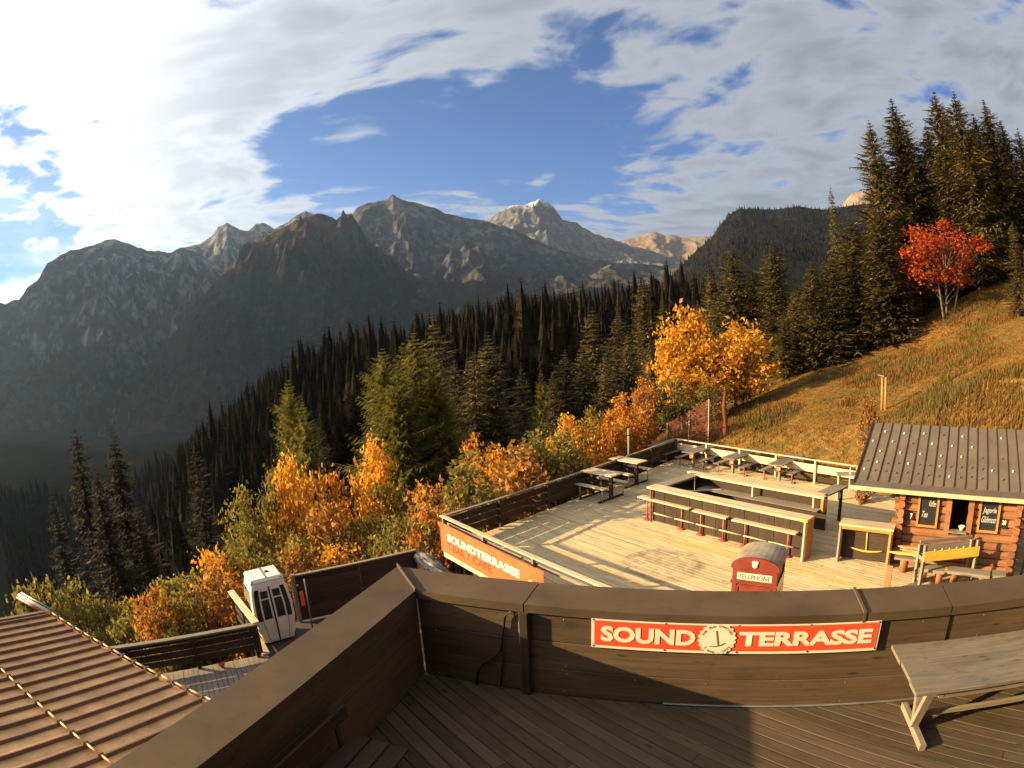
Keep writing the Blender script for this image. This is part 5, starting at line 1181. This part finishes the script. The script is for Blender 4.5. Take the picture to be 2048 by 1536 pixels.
SPR = [spruce_proto(20, 4.2, 1, 70, 10, 7, pw=.62), spruce_proto(20, 3.8, 2, 74, 10, 7, droop=.45, pw=.6), spruce_proto(20, 4.8, 3, 66, 10, 7, pw=.66, droop=.28), spruce_proto(20, 3.2, 4, 68, 9, 6, droop=.5, pw=.6)]
THIN = spruce_proto(20, 1.9, 5, 34, 6, 5, crown0=.22, droop=.15, pw=.6)
LAR = [spruce_proto(20, 5.4, 6, 66, 10, 9, crown0=.16, droop=.06, pw=.52, bl=.34, lw=.02), spruce_proto(20, 4.8, 9, 66, 10, 9, crown0=.12, droop=.10, pw=.55, bl=.34, lw=.02)]
def conifer(name, label, cat, proto, pos, h, wf, leafm, group, rz):
    t_ = thing(name, label, cat, pos, 0, group); cr, tr = proto; S = Matrix.Translation(pos) @ Matrix.Rotation(rz, 4, 'Z') @ Matrix.Diagonal((h / 20 * wf, h / 20 * wf, h / 20, 1))
    obj('crown', cr, leafm, t_, S); obj('trunk', tr, M_BARKD, t_, S); return t_
def tree_at(px, ytop, d, yb=None):
    p = Dd(px, ytop, d); g_ = float(ground(p[0], p[1])); return Vector((p[0], p[1], g_)), p[2] - g_
gS = 'spruces in the stand above the meadow'
lS = 'tall spruce with sunlit tip at the front of the stand behind the red rowan'
for i, (px, yt, d, k, wf) in enumerate([(1737, 240, 54, 0, .9), (1782, 196, 56, 1, 1.0), (1866, 180, 64, 2, .95), (1906, 183, 57, 0, .95), (1966, 198, 60, 1, .95), (2034, 254, 62, 2, .9), (1836, 300, 58, 0, .9), (1935, 250, 70, 2, 1.1), (1812, 260, 68, 1, 1.1), (2000, 270, 72, 0, 1.1), (2075, 230, 64, 1, 1.0), (1890, 330, 66, 2, 1.1), (1985, 360, 63, 2, 1.1), (2060, 350, 60, 0, 1.1), (1925, 400, 60, 1, 1.2), (2020, 430, 66, 2, 1.2), (1760, 300, 62, 2, 1.0), (1850, 250, 74, 1, 1.1), (1890, 230, 76, 0, 1.1), (1945, 225, 72, 2, 1.1), (2000, 240, 68, 1, 1.1), (1800, 340, 64, 0, 1.1)]):
    p, h = tree_at(px, yt, d); conifer('spruce_tree', lS if i < 6 else 'shade-toned spruce deep inside the dense stand behind the red rowan', 'spruce', SPR[k], p, h, wf * 1.22, L_SPR if i < 6 else L_SPR_SHADE, gS, i * 1.7)
lM = 'mid-height spruce with boughs to the ground on the upper edge of the meadow'
for i, (px, yt, d, k, wf) in enumerate([(1700, 432, 49, 2, 1.25), (1756, 420, 47, 0, 1.35), (1662, 508, 46, 1, 1.2), (1622, 520, 46, 2, 1.15), (1590, 575, 47, 0, 1.1), (1800, 520, 50, 2, 1.3), (1545, 480, 52, 1, 1.2), (1464, 488, 56, 2, 1.05), (1508, 540, 58, 0, 1.2), (1430, 590, 60, 1, 1.1), (1568, 620, 45, 1, 1.2)]):
    p, h = tree_at(px, yt, d); conifer('spruce_tree', lM, 'spruce', SPR[k], p, h, wf * 1.45, L_SPR, 'spruces along the upper meadow edge', i * 2.1 + .4)
p, h = tree_at(1660, 368, 72); conifer('thin_spruce', 'thin spruce with a bare tip overtopping the meadow edge trees', 'spruce', SPR[3], p, h, .62, L_SPR, None, .5)
p, h = tree_at(2024, 440, 43); conifer('young_spruce', 'young slender spruce right of the red rowan', 'spruce', SPR[3], p, h, 1.3, L_SPR, None, .5)
for i, (px, yt, d, k, wf) in enumerate([(1283, 550, 72, 1, .95), (1235, 620, 68, 0, 1.1), (1184, 613, 66, 3, 1.3), (1130, 700, 60, 0, 1.2), (1325, 600, 68, 1, 1.0), (1362, 605, 66, 3, 1.2), (1165, 685, 64, 2, 1.0), (1210, 705, 58, 1, 1.1), (1255, 660, 60, 2, 1.1), (945, 700, 62, 3, 1.2), (976, 664, 64, 0, 1.1), (866, 624, 60, 1, .95), (908, 715, 66, 2, 1.1), (1042, 730, 60, 3, 1.0), (1300, 680, 56, 0, 1.1), (1395, 600, 62, 1, 1.1), (1420, 540, 64, 2, 1.0), (1105, 745, 56, 1, 1.0)]):
    p, h = tree_at(px, yt, d); conifer('spruce_tree', 'sunlit spruce on the slope between the deck and the dark ridge', 'spruce', SPR[k], p, h, wf * 1.12, L_SPR, 'spruces below the ridge', i * 1.3)
for i, (px, yt, d, k, wf) in enumerate([(148, 842, 44, 3, 1.2), (224, 848, 47, 1, 1.1), (190, 930, 40, 0, 1.2), (385, 880, 80, 3, 1.2), (640, 830, 42, 3, .9), (270, 1000, 42, 2, 1.2), (100, 980, 46, 3, 1.1)]):
    p, h = tree_at(px, yt, d); conifer('spruce_tree', 'shade-toned spruce rising from the steep slope beyond the copper roof', 'spruce', SPR[k], p, h, wf * .75, L_SPR_SHADE, 'spruces below the copper roof', i * 1.9)
for i, (px, yt, d, k, wf) in enumerate([(765, 695, 46, 0, .78), (826, 662, 48, 1, .95), (795, 725, 44, 1, .85), (866, 715, 47, 0, .8)]):
    p, h = tree_at(px, yt, d); conifer('larch_tree', 'pale green feathery larch in the cluster behind the yellow bushes', 'larch', LAR[k], p, h, wf * 1.2, L_LAR, 'larches beyond the deck', i * 2.3)
for i, (px, yt, d) in enumerate([(577, 758, 52), (604, 800, 50)]):
    p, h = tree_at(px, yt, d); conifer('larch_tree', ['taller olive larch above the brightest orange bush', 'lower olive larch leaning on the taller one'][i], 'larch', LAR[i], p, h, .75, L_LAR, None, i)
p, h = tree_at(1081, 738, 58); conifer('larch_tree', 'small rusty larch beside the slope spruces', 'larch', LAR[1], p, h, .6, L_LAR, None, 1.0)

def broad(seed, h, rx, ry, nclump, nleaf, ls, z0=.25, stems=1, shape=1.0, trunk_r=.09, hole=.12):
    g = np.random.default_rng(seed); C = []
    while len(C) < nclump:
        q = g.uniform(-1, 1, 3)
        if q @ q > 1 or q @ q < hole: continue
        zf = z0 + (1 - z0) * (q[2] * .5 + .5); wz = (1 - max(0, (zf - .55) / .45) ** 2 * .55 * shape)
        C.append([q[0] * rx * wz, q[1] * ry * wz, zf * h])
    C = np.array(C); per = nleaf // nclump; P = []; 
    for c in C:
        s = np.array([rx * .155, ry * .155, h * .05]) * g.uniform(.5, 1.35); P.append(c + g.normal(0, 1, (per, 3)) * s)
    P = np.concatenate(P); P = P[P[:, 2] > .03 * h]; n = len(P)
    a = g.normal(0, 1, (n, 3)); a /= np.linalg.norm(a, axis=1)[:, None]; b = np.cross(a, g.normal(0, 1, (n, 3))); b /= np.linalg.norm(b, axis=1)[:, None]
    sz = ls * g.uniform(.55, 1.25, n)[:, None]
    V = np.stack([P - a * sz, P + b * sz * .55, P + a * sz, P - b * sz * .55], 1).reshape(-1, 3); cr = mesh('leaf_crown', V, np.arange(len(V)).reshape(-1, 4))
    tv = []; tf = []
    def limb(pts, r):
        me = path_mesh(pts, r, 6); k = len(tv); tv.extend([tuple(v.co) for v in me.vertices]); tf.extend([tuple(k + i for i in p.vertices) for p in me.polygons]); bpy.data.meshes.remove(me)
    for s in range(stems):
        an = 6.28 * s / max(1, stems) + g.random(); of = (0 if stems == 1 else .12 * rx); bx_, by_ = of * math.cos(an), of * math.sin(an); tx_, ty_ = bx_ * 3.5 + g.normal(0, .1), by_ * 3.5 + g.normal(0, .1)
        limb([(bx_, by_, -.8), (bx_, by_, 0), ((bx_ + tx_) / 2, (by_ + ty_) / 2, h * .4), (tx_, ty_, h * .82)], [trunk_r * 1.2, trunk_r, trunk_r * .7, .015])
    for c in C[g.permutation(len(C))[:min(22, nclump)]]:
        z = max(.15 * h, c[2] - .3 * h * g.random() - .1 * h); limb([(0, 0, z * .8), (c[0] * .5, c[1] * .5, z + (c[2] - z) * .35), tuple(c)], [trunk_r * .45, trunk_r * .3, .008])
    return cr, mesh('trunk', tv, tf, True), h
BR = {'maple': broad(11, 6, 2.2, 2.2, 46, 3800, .15, .18, 3), 'maple2': broad(12, 6, 2.5, 2.4, 52, 4200, .16, .12, 4), 'rowan': broad(19, 8, 3.9, 3.2, 26, 4600, .15, .34, 3, .45, .09, .42),
      'bush': broad(14, 5, 2.0, 2.0, 42, 3400, .12, .05, 5), 'bush2': broad(15, 5, 1.7, 1.8, 34, 2800, .12, .05, 5, .6), 'slim': broad(16, 5, 1.0, 1.0, 30, 2200, .10, .05, 4, .5, .05), 'big': broad(17, 8, 3.0, 3.0, 60, 5200, .15, .10, 4)}
def leafy(name, label, cat, kind, pos, h, wf, leafm, group=None, rz=0.0):
    cr, tr, h0 = BR[kind]; t_ = thing(name, label, cat, pos, 0, group); S = Matrix.Translation(pos) @ Matrix.Rotation(rz, 4, 'Z') @ Matrix.Diagonal((h / h0 * wf, h / h0 * wf, h / h0, 1))
    obj('crown', cr, leafm, t_, S); obj('trunk', tr, M_BARKL, t_, S); return t_
def leafy_at(name, label, cat, kind, px, yt, d, wpx, leafm, group=None, rz=0.0, zb=None):
    p, h = tree_at(px, yt, d); h = max(h, 1.2)
    R0 = {'maple': 2.2, 'maple2': 2.5, 'rowan': 3.2, 'bush': 2.0, 'bush2': 1.75, 'slim': 1.0, 'big': 3.0}[kind]; h0 = BR[kind][2]; slant = math.hypot(d, p.z + h - CH); want = wpx / F_PX * slant / 2
    return leafy(name, label, cat, kind, p, h, max(.45, min(2.0, want / (R0 * h / h0))), leafm, group, rz)
leafy_at('rowan_tree', 'bright red rowan tree on top of the meadow', 'tree', 'rowan', 1880, 446, 47.5, 175, L_RED, None, .6)
leafy_at('maple_tree', 'golden orange maple with a tall pointed crown behind the net', 'tree', 'maple', 1368, 613, 38, 135, L_YEL, None, .3)
leafy_at('maple_tree', 'broad yellow maple at the foot of the meadow spruces', 'tree', 'maple2', 1476, 648, 37, 165, L_YEL, None, 1.3)
leafy_at('maple_tree', 'low yellow maple between the pointed maple and the broad one', 'tree', 'maple2', 1418, 680, 36, 150, L_YEL, None, 2.3)
leafy_at('shrub', 'greenish shrub below the pointed golden maple', 'shrub', 'bush', 1340, 745, 34, 90, L_GRN, None, .2)
leafy_at('shrub', 'greenish shrub below the broad yellow maple', 'shrub', 'bush2', 1420, 768, 33.5, 90, L_GRN, None, 1.2)
leafy_at('shrub', 'fiery red shrub beside the deck railing corner', 'shrub', 'bush2', 1287, 752, 33, 66, L_ORA, None, .9)
leafy_at('shrub', 'orange shrub behind the lamp post', 'shrub', 'bush', 1283, 820, 30.5, 75, L_ORA, None, 1.9)
leafy_at('shrub', 'golden shrub overhanging the side railing near the lamp post', 'shrub', 'bush', 1232, 798, 30, 80, L_YEL, None, .5)
leafy_at('shrub', 'olive green shrub beside the side railing', 'shrub', 'bush2', 1175, 812, 29, 85, L_GRN, None, .1)
leafy_at('shrub', 'yellow green shrub beside the side railing', 'shrub', 'bush', 1128, 845, 28.5, 80, L_GRN, None, 2.1)
leafy_at('shrub', 'sparse rusty shrub beside the side railing', 'shrub', 'slim', 1085, 905, 27, 60, L_BRN, None, 2.5)
leafy_at('shrub', 'slim orange tree close outside the side railing', 'shrub', 'slim', 950, 880, 24, 90, L_ORA, None, .4)
leafy_at('shrub', 'slim rusty tree next to the slim orange one', 'shrub', 'slim', 985, 900, 25, 60, L_BRN, None, 1.4)
leafy_at('shrub', 'orange bush left of the hut roof on the meadow edge', 'shrub', 'slim', 1738, 800, 21, 60, L_BRN, None, 1.4)
gB = 'autumn bushes on the slope below the deck'
for i, (px, yt, d, wpx, k, lm) in enumerate([(588, 915, 27, 110, 'big', L_YEL), (628, 905, 28, 70, 'bush', L_ORA), (545, 945, 28, 110, 'big', L_GRN), (735, 885, 28, 120, 'big', L_YEL), (790, 925, 27, 110, 'bush', L_GRN), (850, 985, 25, 110, 'bush', L_BRN),
        (480, 985, 27, 110, 'big', L_GRN), (560, 1040, 24, 130, 'bush', L_GRN), (660, 1010, 25, 130, 'big', L_BRN), (720, 1010, 24, 120, 'bush', L_GRN), (790, 1035, 23, 120, 'bush2', L_GRN), (860, 1060, 22, 100, 'bush2', L_BRN),
        (440, 1065, 23, 110, 'bush', L_YEL), (505, 1065, 22.5, 90, 'bush2', L_GRN), (350, 1105, 22, 120, 'bush', L_GRN), (292, 1165, 20.5, 90, 'bush2', L_ORA), (400, 1130, 21, 110, 'bush2', L_BRN), (330, 1180, 20, 110, 'bush', L_GRN), (250, 1200, 22, 90, 'bush2', L_GRN),
        (600, 1075, 21.5, 120, 'bush', L_BRN), (680, 1085, 21, 110, 'bush2', L_YEL), (760, 1090, 21, 110, 'bush', L_BRN), (60, 1105, 27, 110, 'bush', L_GRN), (130, 1150, 26, 110, 'bush2', L_GRN), (15, 1150, 27, 110, 'bush', L_GRN), (190, 1180, 24, 100, 'bush', L_GRN), (1020, 960, 25, 80, 'slim', L_GRN), (905, 1010, 23.5, 90, 'bush2', L_BRN), (1060, 880, 30, 100, 'bush', L_GRN), (1000, 920, 31, 120, 'bush', L_GRN)]):
    nm = {id(L_ORA): 'orange', id(L_GRN): 'half-green', id(L_YEL): 'golden', id(L_BRN): 'rust brown'}[id(lm)]
    where = 'below the copper roof corner' if px < 240 else 'behind the walkway fence' if px < 460 else 'behind the gondola cabin' if px < 625 else 'behind the long dark wall' if px < 870 else 'below the side railing of the deck'
    leafy_at('autumn_bush', ('tall ' if yt < 960 else 'low ' if yt > 1080 else 'mid-height ') + nm + ' leafy bush on the slope ' + where, 'bush', k, px, yt, d, wpx * 1.25, lm, gB, i * .77)

g = np.random.default_rng(31)
for i in range(18):
    sL = .8 + i * .78; o_ = 1.1 + 2.6 * g.random(); p = C0 + lfx * sL + lfn * o_; zg = float(ground(p.x, p.y)); top = DK + g.uniform(.2, 1.9) + .09 * sL
    lm, nm = ([(L_BRN, 'rust brown'), (L_GRN, 'half-green'), (L_ORA, 'orange')] if sL < 5.5 else [(L_GRN, 'half-green'), (L_YEL, 'golden'), (L_GRN, 'half-green')] if sL < 10 else [(L_YEL, 'golden'), (L_ORA, 'orange'), (L_YEL, 'golden')])[int(g.integers(0, 3))]
    leafy('rail_shrub', nm + ' shrub crowding the outside of the side railing', 'shrub', ['bush', 'bush2', 'slim'][i % 3], Vector((p.x, p.y, zg)), top - zg, [.75, .8, 1.1][i % 3] * g.uniform(.8, 1.15), lm, 'shrubs outside the side railing', i * 1.1)

# forest on the spur below the mountains
def needles1(seed, lv, per, st, lw=.16):
    V, F = needles(20, 4.7, seed, lv, per, st, pw=.66, lw=lw, bl=.36, crown0=.03)
    g_ = np.random.default_rng(seed); C = []
    for z0, z1, r0 in ((0.5, 10, 2.7), (5, 15, 2.1), (9.5, 18.8, 1.3)):
        for k in range(7): a0, a1 = k * .898, (k + 1) * .898; q0, q1 = r0 * (.8 + .4 * ((k * 37 + seed) % 7) / 7), r0 * (.8 + .4 * (((k + 1) % 7 * 37 + seed) % 7) / 7); C += [(0, 0, z1), (q0 * math.cos(a0), q0 * math.sin(a0), z0), (q1 * math.cos(a1), q1 * math.sin(a1), z0)]
    return np.concatenate([V, np.array(C)]) / 20
FS = [needles1(50 + i, 12, 7, 1, .30) for i in range(4)]
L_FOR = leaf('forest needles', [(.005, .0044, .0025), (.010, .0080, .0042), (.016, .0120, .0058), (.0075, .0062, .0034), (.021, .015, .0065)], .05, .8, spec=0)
g = np.random.default_rng(5); a = np.radians(np.concatenate([g.uniform(-30, 27, 4000), g.uniform(-54, -20, 3400)])); r = np.concatenate([np.sqrt(g.uniform(88 ** 2, 430 ** 2, 4000)), np.sqrt(g.uniform(95 ** 2, 640 ** 2, 3400))])
cand = np.stack([r * np.sin(a), r * np.cos(a)], 1); czv = ground(cand[:, 0], cand[:, 1]); azv = np.degrees(a); rv = r
keep = (fbm(cand[:, 0] / 55, cand[:, 1] / 55, 3, 90) > -.30) & ~((azv > 9) & (rv < 210)) & (rv > 105)
cand, czv, rv, azv = cand[keep], czv[keep], rv[keep], azv[keep]; o_ = np.argsort(rv); cand, czv, rv = cand[o_], czv[o_], rv[o_]
hh = (g.uniform(8, 20, len(cand)) * (1 + .18 * g.normal(0, 1, len(cand))).clip(.6, 1.4) * (1 + .35 * fbm(cand[:, 0] / 40, cand[:, 1] / 40, 3, 95)))
for i in range(300):
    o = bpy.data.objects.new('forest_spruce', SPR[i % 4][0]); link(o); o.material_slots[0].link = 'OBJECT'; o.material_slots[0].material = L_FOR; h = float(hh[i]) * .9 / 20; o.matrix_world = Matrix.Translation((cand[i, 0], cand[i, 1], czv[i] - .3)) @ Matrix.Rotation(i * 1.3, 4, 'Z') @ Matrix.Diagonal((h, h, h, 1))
    tag(o, 'dark spruce in the forest covering the near side of the ridge', 'spruce', 'spruces of the ridge forest')
AV = []
for i in range(300, len(cand)):
    v = FS[i % 4]; a = i * 1.1; c_, s_ = math.cos(a), math.sin(a); h = hh[i]; wx_ = h * (1.25 + .35 * math.sin(i * 1.9)); AV.append(np.stack([(v[:, 0] * c_ - v[:, 1] * s_) * wx_ + cand[i, 0], (v[:, 0] * s_ + v[:, 1] * c_) * wx_ + cand[i, 1], v[:, 2] * h * (1 + .25 * math.sin(i * 2.7)) + czv[i] - .5], 1))
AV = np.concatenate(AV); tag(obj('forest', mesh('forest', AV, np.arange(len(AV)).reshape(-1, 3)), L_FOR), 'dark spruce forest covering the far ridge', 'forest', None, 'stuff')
print('forest tris', len(AV) // 3, len(cand))
# tree line of the wooded mountain
tri = []; g = np.random.default_rng(8); m_ = MV.shape
for i in range(5200):
    r_ = int(13 + g.integers(0, 64)); c_ = int(g.integers(0, m_[1])); p = MV[min(r_, m_[0] - 1), c_] + np.array([g.normal(0, 4), g.normal(0, 4), -1.5]); h = g.uniform(11, 20); w_ = h * .2
    for k in range(3): a = 2.09 * k + i; b = a + 2.09; tri.append([p + [0, 0, h], p + [w_ * math.cos(a), w_ * math.sin(a), 0], p + [w_ * math.cos(b), w_ * math.sin(b), 0]])
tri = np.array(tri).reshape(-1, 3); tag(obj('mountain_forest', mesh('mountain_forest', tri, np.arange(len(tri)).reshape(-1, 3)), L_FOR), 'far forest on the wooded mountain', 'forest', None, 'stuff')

# tall dry grass on the meadow
g = np.random.default_rng(21); n = 220000
a = np.radians(g.uniform(13, 62, n)); r = np.sqrt(g.uniform(17 ** 2, 56 ** 2, n)); x, y = r * np.sin(a), r * np.cos(a)
ins = np.ones(n, bool)
for i in range(len(dpoly)):
    p, q = dpoly[i], dpoly[(i + 1) % len(dpoly)]; ins &= ((q.x - p.x) * (y - p.y) - (q.y - p.y) * (x - p.x)) > -.25
s_, t_ = (x - y) * .7071, (x + y) * .7071
ok = ~ins & ~((s_ > SL - .1) & (s_ < SR + .2) & (t_ > TE - 1) & (t_ < TR + 2.0))
path_m = fbm(x / 6, y / 6, 3, 70); x, y, path_m = x[ok], y[ok], path_m[ok]; z = ground(x, y); n = len(x)
hgt = g.uniform(.10, .36, n) * (.5 + .9 * np.clip(path_m + fbm(x / 1.4, y / 1.4, 3, 77) * .7 + .5, 0, 1.3)); hgt = np.where((path_m < -.22), hgt * .45, hgt)
an = g.uniform(0, 6.283, n); le = g.uniform(.02, .3, n) * hgt; wv = g.uniform(.012, .034, n)
B = np.stack([x, y, z - .03], 1); W_ = np.stack([np.cos(an), np.sin(an), 0 * an], 1) * wv[:, None]; tip = B + np.stack([np.sin(an) * le, np.cos(an) * le, hgt], 1)
V = np.stack([B - W_, B + W_, tip + W_ * .3, tip - W_ * .3], 1).reshape(-1, 3)
L_GRS = leaf('dry grass', [(.1968, .0943, .0230), (.2706, .1312, .0328), (.1394, .0615, .0148), (.3280, .1804, .0492), (.0902, .0492, .0123), (.1312, .0984, .0230)], .35, .8, patch=True)
tag(obj('meadow_grass', mesh('grass', V, np.arange(len(V)).reshape(-1, 4)), L_GRS), 'tall dry orange grass covering the meadow', 'grass', None, 'stuff')
# fallen leaves under the rowan
g = np.random.default_rng(22); n = 900; c = gp(1868, 655, 46.5); P = np.stack([c.x + g.normal(0, 2.6, n), c.y + g.normal(0, 2.2, n)], 1); zz2 = ground(P[:, 0], P[:, 1]) + g.uniform(.1, .3, n); a = g.uniform(0, 6.28, n)
dx, dy = np.cos(a) * .09, np.sin(a) * .09; V = np.stack([np.stack([P[:, 0] - dx, P[:, 1] - dy, zz2], 1), np.stack([P[:, 0] + dy, P[:, 1] - dx, zz2 + .03], 1), np.stack([P[:, 0] + dx, P[:, 1] + dy, zz2], 1), np.stack([P[:, 0] - dy, P[:, 1] + dx, zz2 + .02], 1)], 1).reshape(-1, 3)
tag(obj('fallen_leaves', mesh('leaves', V, np.arange(len(V)).reshape(-1, 4)), L_RED), 'red and orange leaves fallen under the rowan', 'leaves', None, 'stuff')
HAZE = 2.8e-5
# ------------------------------------------------------------------ valley haze
hzm = bpy.data.materials.new('haze'); hzm.use_nodes = True; hn = NT(hzm.node_tree); hn.n.clear()
ho = hn.add('ShaderNodeOutputMaterial'); pv = hn.add('ShaderNodeVolumePrincipled')
pv.inputs['Color'].default_value = (.40, .62, 1.0, 1); pv.inputs['Density'].default_value = HAZE; pv.inputs['Anisotropy'].default_value = .42
hn.l.new(pv.outputs[0], ho.inputs['Volume'])
hb = [(-10500, -5600, -1150), (8500, -5600, -1150), (8500, 11500, -1150), (-10500, 11500, -1150)]
Vh = hb + [(x, y, 2750) for x, y, _ in hb]
tag(obj('haze', mesh('haze', Vh, [(3, 2, 1, 0), (4, 5, 6, 7), (0, 1, 5, 4), (1, 2, 6, 5), (2, 3, 7, 6), (3, 0, 4, 7)]), hzm), 'thin valley haze filling the air', 'haze', None, 'stuff')
